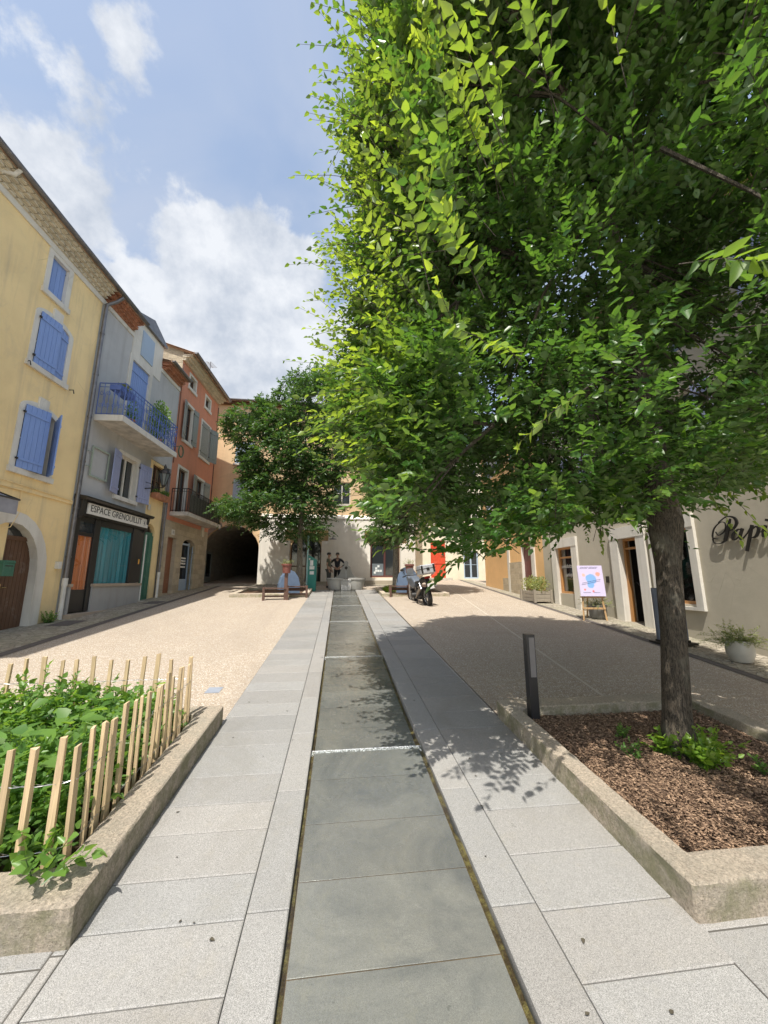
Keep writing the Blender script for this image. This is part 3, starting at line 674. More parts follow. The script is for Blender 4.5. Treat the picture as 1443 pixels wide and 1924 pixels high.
mb = MB(FL.M); wall(mb, -8, -.06, -.5, 10.05, ops+more, t=.24); mb.build('wall', [YEL, TRIM], yh)
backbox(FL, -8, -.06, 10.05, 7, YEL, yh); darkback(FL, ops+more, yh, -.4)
for i, o in enumerate([o1, o2, o3]+more):
    s_ = MB(FL.M); surround(s_, o, .135, 0, .02, True, key=(i % 3 != 0)); s_.build('window_surround', TRIM, yh)
    fr = window(FL, o, yh, d=-.2); a, b, lo, hi = o[:4]; c = (a+b)/2; rz_ = o[4] if len(o) > 4 else 0
    if i % 3 == 0: shutter(FL, a, c, lo, hi, -.10, BLUE, yh, 0, 'a', ledge=False); shutter(FL, c, b, lo, hi, -.10, BLUE, yh, 0, 'b', ledge=False)
    elif i % 3 == 1: shutter(FL, a, c+.12, lo, hi, .03, BLUE, yh, R(3), 'a', rise=rz_*.4); shutter(FL, c+.13, b, lo, hi, -.03, BLUE, yh, R(6), 'b', rise=rz_)
    else: shutter(FL, a, c+.15, lo, hi, .03, BLUE, yh, R(8), 'a', rise=rz_*.4); shutter(FL, c, b, lo, hi, -.02, BLUE, yh, R(52), 'b', rise=rz_)
mb = MB(FL.M); mb.box(-8, -.08, 0, .035, 3.80, 3.90); mb.tube([(-8, .05, 3.93), (-4, .05, 3.90), (-2, .05, 3.93), (-.15, .05, 3.88)], .014, 6); mb.tube([(-1.62, .03, 3.9), (-1.60, .03, 3.3), (-1.75, .03, 2.95), (-1.9, .03, 2.9)], .008, 5); mb.build('string_course', YEL, yh)
mb = MB(FL.M); surround(mb, od, .26, 0, .03, False); mb.build('door_surround', TRIM, yh)
mb = MB(FL.M); mb.box(od[0], da, -.2, -.02, -.3, apex+.0); mb.build('infill', YEL, yh)
dd = MB(FL.M)
zt = 2.70
for k in range(9):
    x0 = da+(db-da)*k/9; dd.box(x0+.004, da+(db-da)*(k+1)/9-.004, -.19, -.15, .6, zt)
dd.box(da, db, -.20, -.17, .6, zt); dd.box(da, db, -.19, -.12, zt, zt+.09)
dr = dd.build('door', DKWOOD, yh); mb = MB(FL.M); mb.add([(da, -.17, zt+.09), (db, -.17, zt+.09), (db, -.17, apex+.05), (da, -.17, apex+.05)], [(0, 1, 2, 3)]); mb.build('transom', GLASS, dr)
hs, hz = FL.uv(*Z2(42, 1415)); mb = MB(FL.M); mb.box(hs-.02, hs+.02, -.15, -.14, hz-.12, hz+.12); mb.tube([(hs, -.15, hz+.04), (hs, -.09, hz+.04), (hs+.1, -.09, hz+.04)], .01, 6); mb.build('handle', plain('brass', (.55, .42, .18), .3, metal=.8), dr)
mb = MB(FL.M); mb.box(-8, -.06, 0, .035, 9.90, 10.06); mb.build('cornice_band', TRIM, yh)
gd, gzz = genoise(FL, -8, -.02, 10.06, 4, TILEC, yh, .17, .085, .052); roof_slope(FL, -8, 0, gzz+.03, gd+.05, 5, .32, yh); gutter(FL, -8, 0, gzz+.03, gd+.09, yh, .06)
mb = MB(FL.M)
for q in ((165, 1640), (448, 1830)):
    a_, z_ = FL.uv(*Z1(*q)); mb.tube([(a_, 0, z_), (a_, .1, z_), (a_+.01, .12, z_-.1)], .012, 5)
mb.build('shutter_stay', IRON, yh)
mb = MB(FL.M); px0, pz0 = FL.uv(0, 300); mb.tube([(-3.50, .42, 10.48), (-3.42, .42, 10.40), (-3.42, .30, 10.26), (-3.55, .1, 10.2)], .045, 8); mb.build('overflow_pipe', PLAST, yh, smooth=True)
ms, mz = FL.uv(*Z2(55, 1265), .1)
mx_ = thing('mailbox', 'dark green metal mailbox fixed beside the brown arched door', 'mailbox', FL.w(ms, 0, mz-.18)); mb = MB(FL.M); mb.box(ms-.14, ms+.14, .0, .12, mz-.16, mz+.12); mb.prism_sz([(ms-.15, mz+.12), (ms+.15, mz+.12), (ms+.13, mz+.18), (ms-.13, mz+.18)], 0, .13); mb.build('box', GREEN, mx_, bevel=.006)
mb = MB(FL.M); mb.box(ms-.09, ms+.09, .121, .126, mz+.05, mz+.07); mb.build('slot', BLACK, mx_)
# grey awning corner on the far left
as_, az = FL.uv(25, 942, .5); aw = thing('shop_awning', 'grey canvas awning corner with black edge at the left of the yellow house', 'awning', FL.w(as_-.8, .3, az-.4))
mb = MB(FL.M); mb.prism([(0.01, az+.25), (.62, az+.02), (.62, az-.28), (.6, az-.28), (.6, az), (0.01, az+.22)], 0, as_-2.2, as_-.02); mb.build('canvas', plain('grey_canvas', (.30, .30, .33), .9), aw)
mb = MB(FL.M); mb.tube([(as_-2.2, .62, az+.03), (as_, .62, az+.03), (as_, .02, az+.26)], .02, 6); mb.build('rail', BLACK, aw)

# ------------------------------------------------------------------ downpipes of the left row
def downpipe(fac, s_, d, z1, z0, zsw, parent, r=.05, wob=0, top=None):
    mb = MB(fac.M); pts = (top or []) + [(s_, d, z1), (s_+wob, d, (z1+zsw)/2), (s_, d, zsw)]; mb.tube(pts, r, 10)
    for k in range(6):
        z = z1-(z1-zsw)*(k+.5)/6; mb.tube([(s_, d, z-.02), (s_, d, z+.02)], r+.012, 10)
    o = mb.build('downpipe', ZINC, parent, smooth=True); mb = MB(fac.M); mb.tube([(s_, d, zsw), (s_, d, z0)], r*1.05, 10); mb.tube([(s_, d, zsw-.1), (s_, d, zsw+.1)], r*1.3, 10); mb.build('pipe_boot', PLAST, parent, smooth=True); return o

# ------------------------------------------------------------------ grey house with black shop front
gh = house('grey_house', 'narrow grey rendered house with blue iron balcony above a black shopfront', FL.w(2, 0, .9))
SR = 3.42
sw = FL.rect([Z4(565, 70), Z4(700, 110), Z4(655, 420), Z4(525, 370)])
dw = FL.rect([Z3(668, 255), Z3(805, 300), Z3(785, 560), Z3(650, 480)]); bz_wall = FL.uv(172, 776)
shopO = (.12, SR-.1, .4, 3.75)
mb = MB(FL.M); wall(mb, -.06, SR, 4.1, 6.25, [sw], t=.2); wall(mb, -.06, 4.95, 6.25, 10.05, [(dw[0], dw[1], 6.4, dw[3])], t=.15)
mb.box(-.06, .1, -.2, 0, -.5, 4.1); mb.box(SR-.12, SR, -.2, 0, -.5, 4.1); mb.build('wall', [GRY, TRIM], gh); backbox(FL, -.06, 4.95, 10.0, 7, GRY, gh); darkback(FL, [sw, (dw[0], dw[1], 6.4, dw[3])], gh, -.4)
downpipe(FL, -.02, .09, 9.6, .5, 1.75, gh, top=[(.15, .42, 10.30), (.08, .30, 10.1), (-.02, .10, 9.9)])
s_ = MB(FL.M); surround(s_, sw, .13, 0, .03, True); s_.build('window_surround', TRIM, gh); window(FL, sw, gh, d=-.16, mull=1, bars=0)
shutter(FL, sw[0]-.62, sw[0]-.06, sw[2], sw[3], .05, LAV, gh, R(14), 'b'); shutter(FL, sw[1]+.08, sw[1]+.66, sw[2], sw[3], .05, LAV, gh, R(10), 'a')
s_ = MB(FL.M); surround(s_, (dw[0], dw[1], 6.45, dw[3]), .16, 0, .03, False); s_.build('window_surround', TRIM, gh); cc = (dw[0]+dw[1])/2
shutter(FL, dw[0], cc, 6.45, dw[3], -.06, BLUE, gh, 0, 'a'); shutter(FL, cc, dw[1], 6.45, dw[3], -.06, BLUE, gh, 0, 'b')
# pale green disused frame left of the window
fs = FL.rect([Z4(325, 20), Z4(480, 20), Z4(440, 250), Z4(310, 245)]); mb = MB(FL.M); a, b, lo, hi = fs
mb.box(a, a+.04, .03, .06, lo, hi); mb.box(b-.04, b, .03, .06, lo, hi); mb.box(a+.04, b-.04, .03, .06, lo, lo+.04); mb.box(a+.04, b-.04, .03, .06, hi-.04, hi)
for z in (lo+.25, hi-.2): mb.tube([(a-.12, .0, z), (a-.12, .05, z), (a, .05, z)], .012, 5)
mb.build('hanging_frame', plain('pale_green_paint', (.36, .42, .34), .7), gh)
# dormer and the eaves
mb = MB(FL.M); mb.box(-.06, 1.5, 0, .035, 9.92, 10.06); mb.box(3.35, 4.93, 0, .035, 9.75, 9.9); mb.build('cornice_band', TRIM, gh)
gd2, gz2 = genoise(FL, 0, 1.42, 10.06, 4, TERRA, gh, .17, .085, .052); roof_slope(FL, 0, 1.5, gz2+.03, gd2+.05, 5, .32, gh); gutter(FL, 0, 1.5, gz2+.03, gd2+.09, gh, .06)
gd3, gz3 = genoise(FL, 3.4, 4.9, 9.9, 3, TERRA, gh, .17, .11, .07); roof_slope(FL, 3.35, 4.93, gz3+.03, gd3+.05, 5, .2, gh); gutter(FL, 3.35, 4.93, gz3+.03, gd3+.1, gh, .06)
mb = MB(FL.M); mb.box(1.5, 3.35, -3, .02, 9.3, 10.75); dm = mb.build('dormer', TRIM, gh); mb = MB(FL.M); mb.prism_sz([(1.42, 10.75), (3.43, 10.75), (3.43, 10.85), (2.42, 11.25), (1.42, 10.85)], -3.1, .12); mb.build('roof', ZINC, dm)
mb = MB(FL.M); mb.box(1.95, 2.7, .02, .05, 9.55, 10.5); mb.build('window', PBLUE, dm)
# balcony
bz = bz_wall[1]
best = min([k*.01 for k in range(40, 160)], key=lambda d_: abs(FL.uv(231, 781, d_)[1]-bz)); BD = best
b0 = FL.uv(231, 781, BD)[0]; b1 = FL.uv(330, 858, BD)[0]
bal = MB(FL.M); bal.box(b0, b1, 0.001, BD, bz-.15, bz); bo = bal.build('balcony', [CEM], gh); mb = MB(FL.M); mb.box(b0-.01, b1+.01, BD, BD+.03, bz-.17, bz+.01); mb.box(b0-.03, b0, 0.01, BD+.03, bz-.17, bz+.01); mb.build('balcony_edge', TRIM, gh)
def railing(fac, s0, s1, d, z, h, parent, mat, scroll=True, name='railing', ret=True, step=.16):
    mb = MB(fac.M)
    def run(A, B):
        A = Vector(A); B = Vector(B); Lh = (B-A).length; n = max(1, round(Lh/step)); u = (B-A)/Lh
        for zz, r in ((z+h, .018), (z+h-.12, .010), (z+.06, .012)): mb.tube([A+Vector((0, 0, zz)), B+Vector((0, 0, zz))], r, 5)
        for i in range(n+1):
            p = A+u*(Lh*i/n); mb.tube([p+Vector((0, 0, z+.0)), p+Vector((0, 0, z+h))], .010 if i % 3 else .015, 4)
        if scroll:
            m = max(1, round(Lh/.30))
            for i in range(m):
                c0 = A+u*(Lh*(i+.5)/m)
                for sg in (-1, 1):
                    for zc, rr, up_ in ((z+.68*h, .085, 1), (z+.32*h, .085, -1)):
                        pts = []
                        for k in range(13):
                            t = k/12; a = math.pi*2.6*t; rad = rr*(1-.7*t)
                            pts.append(c0+u*(sg*(.09-rad*math.cos(a)*.9))+Vector((0, 0, zc+up_*rad*math.sin(a))))
                        pts.insert(0, c0+Vector((0, 0, z+.5*h))); mb.tube(pts, .008, 4)
    run((s0, d, 0), (s1, d, 0))
    if ret: run((s0, .02, 0), (s0, d, 0)); run((s1, .02, 0), (s1, d, 0))
    return mb.build(name, mat, parent)
railing(FL, b0+.02, b1-.02, BD-.03, bz, 1.02, bo, BIRON)
# shop front
ft = FL.uv(*Z4(300, 430))[1]
sh = MB(FL.M)
sd_s = FL.rect([Z4(245, 680), Z4(360, 700), Z4(300, 1105), Z4(180, 1105)], .1); sg_s = FL.rect([Z4(420, 600), Z4(665, 670), Z4(610, 1095), Z4(355, 1095)], .1)
sh.box(.02, .14, -.1, .12, 1.7, 4.0); sh.box(.12, sd_s[0]-.08, -.02, .08, 1.7, 3.55); sh.box(sd_s[0]-.08, sd_s[0], -.02, .08, .95, 3.55); sh.box(sd_s[1], sg_s[0]-.02, -.02, .09, .95, 3.55)
sh.box(sg_s[1], SR-.05, -.02, .10, 1.72, 3.55); sh.box(sd_s[0], sd_s[1], 0, .06, .95, sd_s[2]); sh.box(sd_s[0], sd_s[1], 0, .07, sd_s[3], sd_s[3]+.10); sh.box(sd_s[0], sd_s[1], 0, .06, 3.42, 3.56)
sh.box(.0, SR-.02, -.02, .16, 3.55, 3.97); sh.prism([(-.02, 3.97), (.30, 3.97), (.34, 4.03), (.34, 4.06), (-.02, 4.12)], 0, -.02, SR+.02); sh.box(sg_s[0], sg_s[1], .0, .08, sg_s[3]-.02, 3.56)
sh.box(0.05, SR-.08, -.5, -.45, .5, 4.0)
for x in (.02, SR-.2): sh.prism([(-.02, 3.3), (.16, 3.5), (.24, 3.97), (-.02, 3.97)], 0, x, x+.14)
sf = sh.build('shop_front', BLACK, gh, bevel=.006)
def curtain(name, o, c, d, parent):
    m = Mt(name+'_cloth'); m.col(m.mix(m.mr(m.noise(1, 4, .6, .4, m.pos((7, 7, .5))), .35, .65), sc(c, .75), sc(c, 1.15))); m.rough(.25); m.b.inputs['Coat Weight'].default_value = .6; m.b.inputs['Coat Roughness'].default_value = .04
    mb = MB(FL.M); a, b, lo, hi = o; n = 40; pr = None
    for i in range(n+1):
        x = a+(b-a)*i/n; y = d+.015*math.sin(i*1.3)+.01*math.sin(i*.47); mb.v += [Vector((x, y, lo)), Vector((x, y+.01*math.sin(i*.8), hi))]; q = len(mb.v)-2
        if pr is not None: mb.f.append([pr, q, q+1, pr+1]); mb.mi.append(0)
        pr = q
    return mb.build(name, m.m, parent, smooth=True)
curtain('orange_curtain', sd_s, (.62, .19, .05), .01, sf); curtain('teal_curtain', (sg_s[0], sg_s[1], sg_s[2], sg_s[3]), (.03, .27, .33), .01, sf)
FILM = Mt('shop_pane'); FILM_tr = FILM.n('ShaderNodeBsdfTransparent'); FILM_g = FILM.n('ShaderNodeBsdfGlossy'); FILM_g.inputs['Roughness'].default_value = .02; fr_ = FILM.n('ShaderNodeLayerWeight'); fr_.inputs['Blend'].default_value = .5
mx2 = FILM.n('ShaderNodeMixShader'); FILM.lk(FILM.mr(FILM.math('POWER', fr_.outputs['Facing'], 3.0), 0, 1, .06, .8), mx2.inputs[0]); FILM.lk(FILM_tr.outputs[0], mx2.inputs[1]); FILM.lk(FILM_g.outputs[0], mx2.inputs[2]); FILM.lk(mx2.outputs[0], FILM.m.node_tree.nodes['Material Output'].inputs[0])
for o in (sd_s, sg_s):
    mb = MB(FL.M); mb.add([(o[0], .05, o[2]), (o[1], .05, o[2]), (o[1], .05, o[3]), (o[0], .05, o[3])], [(0, 1, 2, 3)]); mb.build('pane', FILM.m, sf)
mb = MB(FL.M); mb.add([(sd_s[0], .03, sd_s[3]+.1), (sd_s[1], .03, sd_s[3]+.1), (sd_s[1], .03, 3.42), (sd_s[0], .03, 3.42)], [(0, 1, 2, 3)]); mb.build('pane', GLASS, sf)
mb = MB(FL.M); mb.box(sg_s[0]-.1, SR-.04, -.3, .13, .4, 1.62); mb.box(.1, sd_s[0]-.06, -.3, .13, .4, 1.62); mb.build('plinth', stucco('grey_plinth', (.40, .39, .37), amt=.4), gh)
mb = MB(FL.M); mb.box(sg_s[0]-.13, SR-.02, -.3, .17, 1.62, 1.70); mb.box(.08, sd_s[0]-.05, -.3, .17, 1.62, 1.70); mb.box(.05, 3.7, 0, .3, .4, .92); mb.build('sill', stucco('stone_sill', (.45, .36, .27)), gh)
# sign board with its writing
sbq = FL.rect([Z4(330, 425), Z4(783, 572), Z4(765, 637), Z4(300, 500)], .2); sb = thing('shop_sign', 'white board reading ESPACE GRENOUILLIT with a small star, on the black shopfront', 'sign', FL.w(sbq[0], .2, sbq[2]))
SB0, SB1 = sbq[0], sbq[1]; SZ0, SZ1 = sbq[2], sbq[3]
mb = MB(FL.M); mb.box(SB0, SB1, .165, .20, SZ0, SZ1); mb.build('board', plain('sign_white', (.74, .72, .66), .5, .05), sb)
MT = FL.M @ Matrix.Translation(((SB0+SB1)/2-.16, .203, SZ0+.075)) @ Matrix(((1, 0, 0, 0), (0, 0, -1, 0), (0, 1, 0, 0), (0, 0, 0, 1)))
MT = FL.M @ Matrix.Translation(((SB0+SB1)/2-.16, .203, SZ0+.08)) @ Matrix.Rotation(R(90), 4, 'X')
# letters must read left to right for someone in the square (s grows to the right on the left row)
tx = text_mesh('ESPACE GRENOUILLIT', (SZ1-SZ0)*.92, .002, MT, 'lettering', BLACK, sb, sxs=1.0)
xs = [v.co for v in tx.data.vertices]; wdt = max((v-xs[0]).dot(FL.u) for v in xs)-min((v-xs[0]).dot(FL.u) for v in xs); k = (SB1-SB0)*.83/wdt
bpy.data.objects.remove(tx); tx = text_mesh('ESPACE GRENOUILLIT', (SZ1-SZ0)*.92, .002, MT, 'lettering', BLACK, sb, sxs=k)
mb = MB(FL.M)
for i in range(3):
    a = i*math.pi/3+.25; c0 = (SB1-.22, (SZ0+SZ1)/2); r_ = .10; mb.tube([(c0[0]-r_*math.cos(a), .204, c0[1]-r_*math.sin(a)), (c0[0]+r_*math.cos(a), .204, c0[1]+r_*math.sin(a))], .006, 4)
mb.build('star', BLACK, sb)
# small boxes by the shop
mb = MB(FL.M); a_, z_ = FL.uv(*Z2(437, 1240), .1); mb.box(a_-.05, a_+.05, .0, .1, z_-.09, z_+.09); eb = mb.build('electric_box', PLAST); tag(eb, 'small white electric box beside the grey downpipe by the shopfront', 'box')

# ------------------------------------------------------------------ narrow yellow house with green door
nh = house('narrow_house', 'narrow ochre house front with bottle green arched door under a flower box', FL.w(4.3, 0, 1.1))
gdr = FL.rect([Z4(745, 600), Z4(835, 640), Z4(775, 1170), Z4(670, 1175)]); gdr = (3.52, 4.26, .9, 3.86, .33)
wn_ = FL.rect([Z4(825, 95), Z4(945, 100), Z4(930, 370), Z4(800, 370)]); wn_ = (3.66, 4.52, 5.0, 6.15)
mb = MB(FL.M); wall(mb, SR, 4.66, -.5, 6.25, [gdr, wn_], d=-.03, t=.22); mb.build('wall', [YEL, YEL], nh); darkback(FL, [wn_, gdr], nh, -.4); window(FL, wn_, nh, DKWOOD, 1, -.2)
mb = MB(FL.M); a, b, lo, hi = gdr[:4]; c = (a+b)/2
for x0, x1 in ((a, c-.005), (c+.005, b)):
    mb.box(x0, x1, -.12, -.06, .7, hi-.42); mb.box(x0+.06, x1-.06, -.06, -.04, 1.2, 1.9); mb.box(x0+.06, x1-.06, -.06, -.04, 2.0, hi-.52)
mb.box(a, b, -.2, -.10, hi-.42, hi-.30); dr = mb.build('door', GREEN, nh, bevel=.008)
mb = MB(FL.M); mb.add([(a, -.19, hi-.3), (b, -.19, hi-.3), (b, -.19, hi), (a, -.19, hi)], [(0, 1, 2, 3)]); 
mb.build('transom', GLASS, dr); mb = MB(FL.M)
for k in range(7): x = a+(b-a)*(k+.5)/7; mb.tube([(x, -.15, hi-.3), (x, -.15, hi)], .008, 4)
mb.build('grille', IRON, dr)
mb = MB(FL.M); mb.box(a-.05, b+.05, -.2, .2, .7, 1.08); mb.build('step', TRIM, nh)
downpipe(FL, 4.62, .1, 6.2, 1.0, 2.0, nh, r=.045)
mb = MB(FL.M); mb.tube([(SR+.01, .13, 3.4), (SR+.01, .13, 1.1)], .022, 8); mb.build('white_pipe', PLAST, nh); mb = MB(FL.M); a_, z_ = FL.uv(*Z4(695, 888), .13); mb.box(a_-.03, a_+.03, .16, .17, z_-.08, z_+.08); mb.build('sticker', plain('orange_sticker', (.8, .4, .05), .5), nh)
a_, z_ = FL.uv(*Z4(785, 465), .02); mb = MB(FL.M); mb.box(a_-.07, a_+.07, 0, .03, z_-.1, z_+.1); tag(mb.build('wall_plaque', TRIM), 'small white plaque on the ochre wall right of the ESPACE sign', 'plaque')
# flower boxes
def leaf_clump(name, c, rad, n, size, mat, parent, up=.6, tip=.3):
    P = rng.normal(size=(n, 3)); P = unit(P)*(rng.random(n)**.5)[:, None]*np.array(rad)+np.array(c); D = unit((P-np.array(c))/np.array(rad)+np.array([0, 0, up])+rng.normal(size=(n, 3))*.5)
    return leaves_mesh(name, P, D, unit(rng.normal(size=(n, 3))*.6+np.array([0, 0, 1.])), size*(.6+.8*rng.random(n)), np.stack([rng.random(n), rng.random(n)*tip], 1), mat, parent)
for i, (sx, zz, lab) in enumerate(((3.88, 0, 'terracotta window box hanging under the dark window, nearer the grey house'), (4.40, 0, 'terracotta window box with green sprouts, nearer the orange house'))):
    z_ = wn_[2]-.18; t = thing('flower_box', lab, 'flower box', FL.w(sx, .12, z_), group='terracotta boxes under the dark window')
    mb = MB(FL.M); mb.prism([(.02, z_), (.2, z_), (.25, z_+.2), (.0, z_+.2)], 0, sx-.24, sx+.24); mb.build('box', TERRA, t, bevel=.01)
    leaf_clump('plant', FL.w(sx, .12, z_+.28), (.22, .1, .12), 160 if i else 60, .06, PLANTL, t)
# balcony plants
for i, (ss, n, rad, zc, lab) in enumerate(((b0+.35, 260, (.18, .28, .10), 1.02, 'thin grey-green plant along the near end of the blue balcony'), (b1-.75, 1500, (.28, .55, .75), .95, 'big bushy shrub at the far end of the blue balcony'), (b0+.9, 250, (.1, .3, .4), .45, 'trailing plant twisted in the middle of the blue railing'))):
    t = thing('balcony_plant', lab, 'plant', FL.w(ss, BD*.6, bz)); leaf_clump('foliage', FL.w(ss, BD*.62, bz+zc), rad, n, .07, GREYL if i == 0 else PLANTL, t)
    mb = MB(FL.M)
    if i == 0: mb.box(ss-.35, ss+.35, BD*.4, BD*.8, bz+.82, bz+.98)
    else: mb.lathe([(.11, 0), (.15, .25), (.14, .26)], (ss, BD*.6, bz), 12)
    mb.build('pot', BIRON if i == 0 else TERRA, t)

# ------------------------------------------------------------------ street lantern on a wall bracket
lt = FL.uv(*Z4(905, 210), .75); ls, lz = lt; ln = thing('street_lantern', 'old dark lantern on a wall bracket between the balcony and the flower boxes', 'lantern', FL.w(ls, .0, lz))
mb = MB(FL.M @ Matrix.Translation((ls, .75, lz))); mb.lathe([(.20, .0), (.13, .13), (.05, .20), (.045, .28), (.015, .36)], n=8); mb.lathe([(.05, -.47), (.065, -.43), (.075, -.41)], n=8)
for k in range(8):
    a = 2*math.pi*(k+.0)/8; mb.tube([(.18*math.cos(a), .18*math.sin(a), 0), (.07*math.cos(a), .07*math.sin(a), -.42)], .009, 4)
mb.build('lantern_frame', IRON, ln); lgm = plain('old_lamp_glass', (.13, .16, .16), .1, .1, 3, bumpst=0); mb = MB(FL.M @ Matrix.Translation((ls, .75, lz))); mb.lathe([(.06, -.41), (.168, -.005)], n=8); mb.build('lamp_glass', lgm, ln)
mb = MB(FL.M); mb.tube([(ls, .0, lz-.55), (ls, .35, lz-.52), (ls, .75, lz-.50), (ls, .75, lz-.46)], .02, 6); mb.tube([(ls, .0, lz-.15), (ls, .12, lz-.3), (ls, .3, lz-.35), (ls, .45, lz-.51)], .012, 6); mb.build('bracket', IRON, ln)

# ------------------------------------------------------------------ terracotta (orange) house
oh = house('terracotta_house', 'brick red rendered house with grey-green shutters over a pale stone ground floor', FL.w(7, 0, 1.3))
OS0, OS1 = 4.96, 9.25; OD = .0
w1 = FL.rect([Z5(305, 240), Z5(362, 295), Z5(352, 425), Z5(297, 360)]); w2 = FL.rect([Z5(422, 400), Z5(470, 450), Z5(462, 560), Z5(418, 505)])
w1 = (w1[0]+.1, w1[1]-.1, w1[2]+.12, w1[3]-.12); w2 = (w2[0]+.1, w2[1]-.12, w2[2]+.1, w2[3]-.1)
w3 = FL.rect([Z5(285, 470), Z5(335, 530), Z5(308, 790), Z5(258, 735)]); w4 = FL.rect([Z5(402, 605), Z5(462, 670), Z5(440, 905), Z5(378, 870)])
w5 = FL.rect([Z5(225, 960), Z5(290, 985), Z5(262, 1270), Z5(195, 1255)]); w6 = FL.rect([Z5(352, 1030), Z5(412, 1070), Z5(400, 1190), Z5(345, 1160)])
bzo = FL.uv(*Z5(150, 1285))[1]
w5 = (w5[0], w5[1], bzo+.05, w5[3]); w6 = (w6[0], w6[1], bzo+.75, w6[3])
d1_ = FL.rect([Z5(145, 1475), Z5(205, 1490), Z5(170, 1850), Z5(95, 1870)]); d2_ = FL.rect([Z5(255, 1500), Z5(345, 1540), Z5(310, 1860), Z5(215, 1870)])
d1_ = (d1_[0], d1_[1], 1.28, d1_[3]); d2_ = (d2_[0], d2_[1]+.05, 1.35, d2_[3]+.12, .3)
zs_ = bzo-.35
mb = MB(FL.M); wall(mb, OS0, OS1, zs_, 11.3, [w1, w2, w3, w4, w5, w6], t=.2); mb.build('wall', [ORG, TRIM], oh)
mb = MB(FL.M); wall(mb, 4.66, OS1, -.5, zs_-.003, [d1_, d2_], d=.012, t=.25); mb.build('ground_floor_wall', [STONE, STONE], oh)
allo = [w1, w2, w3, w4, w5, w6, d1_, d2_]; darkback(FL, allo, oh, -.45)
mb = MB(FL.M); dd_ = -7.5; apx = (dd_/2)
mb.add([(OS0, -.01, -.5), (OS0, dd_, -.5), (OS0, dd_, 11.9), (OS0, dd_/2, 13.1), (OS0, 0, 11.7)], [(0, 1, 2, 3, 4)]); mb.build('gable_wall', STONEX, oh)
mb = MB(FL.M); mb.add([(OS1, 0, -.5), (OS1, dd_, -.5), (OS1, dd_, 11.9), (OS1, dd_/2, 13.1), (OS1, 0, 11.7)], [(0, 1, 2, 3, 4)]); mb.build('gable_wall', ORG, oh)
for o in (w1, w2, w3, w4, w5, w6):
    s_ = MB(FL.M); surround(s_, o, .11, 0, .022, o is not w5); s_.build('window_surround', TRIM, oh); window(FL, o, oh, DKWOOD if o is not w6 else DKWOOD, 0 if o in (w1, w2) else 1, -.16)
def openleaf(o, mat, par, wdl=None):
    wl = wdl or (o[1]-o[0])/2*1.05; shutter(FL, o[0]-wl-.02, o[0]-.02, o[2]-.03, o[3]+.03, .045, mat, par, R(9), 'b'); shutter(FL, o[1]+.02, o[1]+wl+.02, o[2]-.03, o[3]+.03, .045, mat, par, R(9), 'a')
openleaf(w3, GREYSH, oh); c = (w4[0]+w4[1])/2; shutter(FL, w4[0], w4[0]+(w4[1]-w4[0])*.75, w4[2], w4[3], .0, GREYSH, oh, R(4), 'a'); shutter(FL, w4[1], w4[1]+.5, w4[2], w4[3], .045, GREYSH, oh, R(25), 'a')
openleaf(w6, GREYSH, oh, .5)
gd4, gz4 = genoise(FL, OS0-.05, OS1, 11.25, 3, TILEC, oh, .17, .13, .06); roof_slope(FL, OS0-.15, OS1+.15, gz4+.03, gd4+.12, 4.0, .33, oh); gutter(FL, OS0-.15, OS1+.1, gz4+.04, gd4+.19, oh)
# balcony of the terracotta house
B0, z0_ = FL.uv(*Z5(290, 1285), .9); bdo = min([k*.01 for k in range(40, 150)], key=lambda d_: abs(FL.uv(*Z5(292, 1288), d_)[1]-bzo)); B0 = FL.uv(*Z5(292, 1288), bdo)[0]; B1 = FL.uv(*Z5(540, 1400), bdo)[0]
B1 = min(B1, 10.0)
mb = MB(FL.M); mb.box(B0, B1, .014, bdo, bzo-.16, bzo); bo2 = mb.build('balcony', CEM, oh); railing(FL, B0+.03, B1-.03, bdo-.04, bzo, .98, bo2, IRON, scroll=False, step=.10)
mb = MB(FL.M); mb.box(B0+.25, B1-.06, bdo-.07, bdo-.055, bzo+.05, bzo+.82); mb.build('privacy_screen', plain('weathered_reed', (.19, .18, .13), .9, .4, 20), bo2)
# doors on the ground floor
mb = MB(FL.M); a, b, lo, hi = d1_; mb.box(a, b, -.2, -.14, lo, hi); 
for k in range(3): z = lo+.15+k*(hi-lo-.2)/3; mb.box(a+.08, b-.08, -.14, -.12, z, z+(hi-lo)/3-.18)
dr = mb.build('door', woodmat('chestnut_door', (.28, .11, .05), .5), oh)
mb = MB(FL.M); mb.tube([(a+.08, -.12, lo+1), (a+.08, -.07, lo+1), (a+.16, -.07, lo+1)], .01, 5); mb.build('handle', IRON, dr)
mb = MB(FL.M); a, b, lo, hi = d2_[:4]; mb.box(a, a+.08, -.2, -.13, lo, hi-.1); mb.box(b-.3, b-.24, -.2, -.13, lo, hi-.1); mb.box(a, b-.24, -.2, -.13, hi-.25, hi-.17); mb.box(a+.08, b-.3, -.2, -.14, lo, lo+.5); dr = mb.build('door', PBLUE, oh)
mb = MB(FL.M); mb.box(a+.08, b-.3, -.18, -.17, lo+.5, hi-.25); mb.build('pane', GLASS, dr); shutter(FL, b-.26, b, lo, hi-.3, -.12, PBLUE, oh, R(25), 'b')
pm_ = plain('notice_paper', (.75, .75, .72), .7); mb = MB(FL.M)
for z in (2.35, 2.5, 2.62, 2.74): mb.box(a+.25, b-.45, -.168, -.165, z, z+.07)
mb.build('notice', pm_, dr)
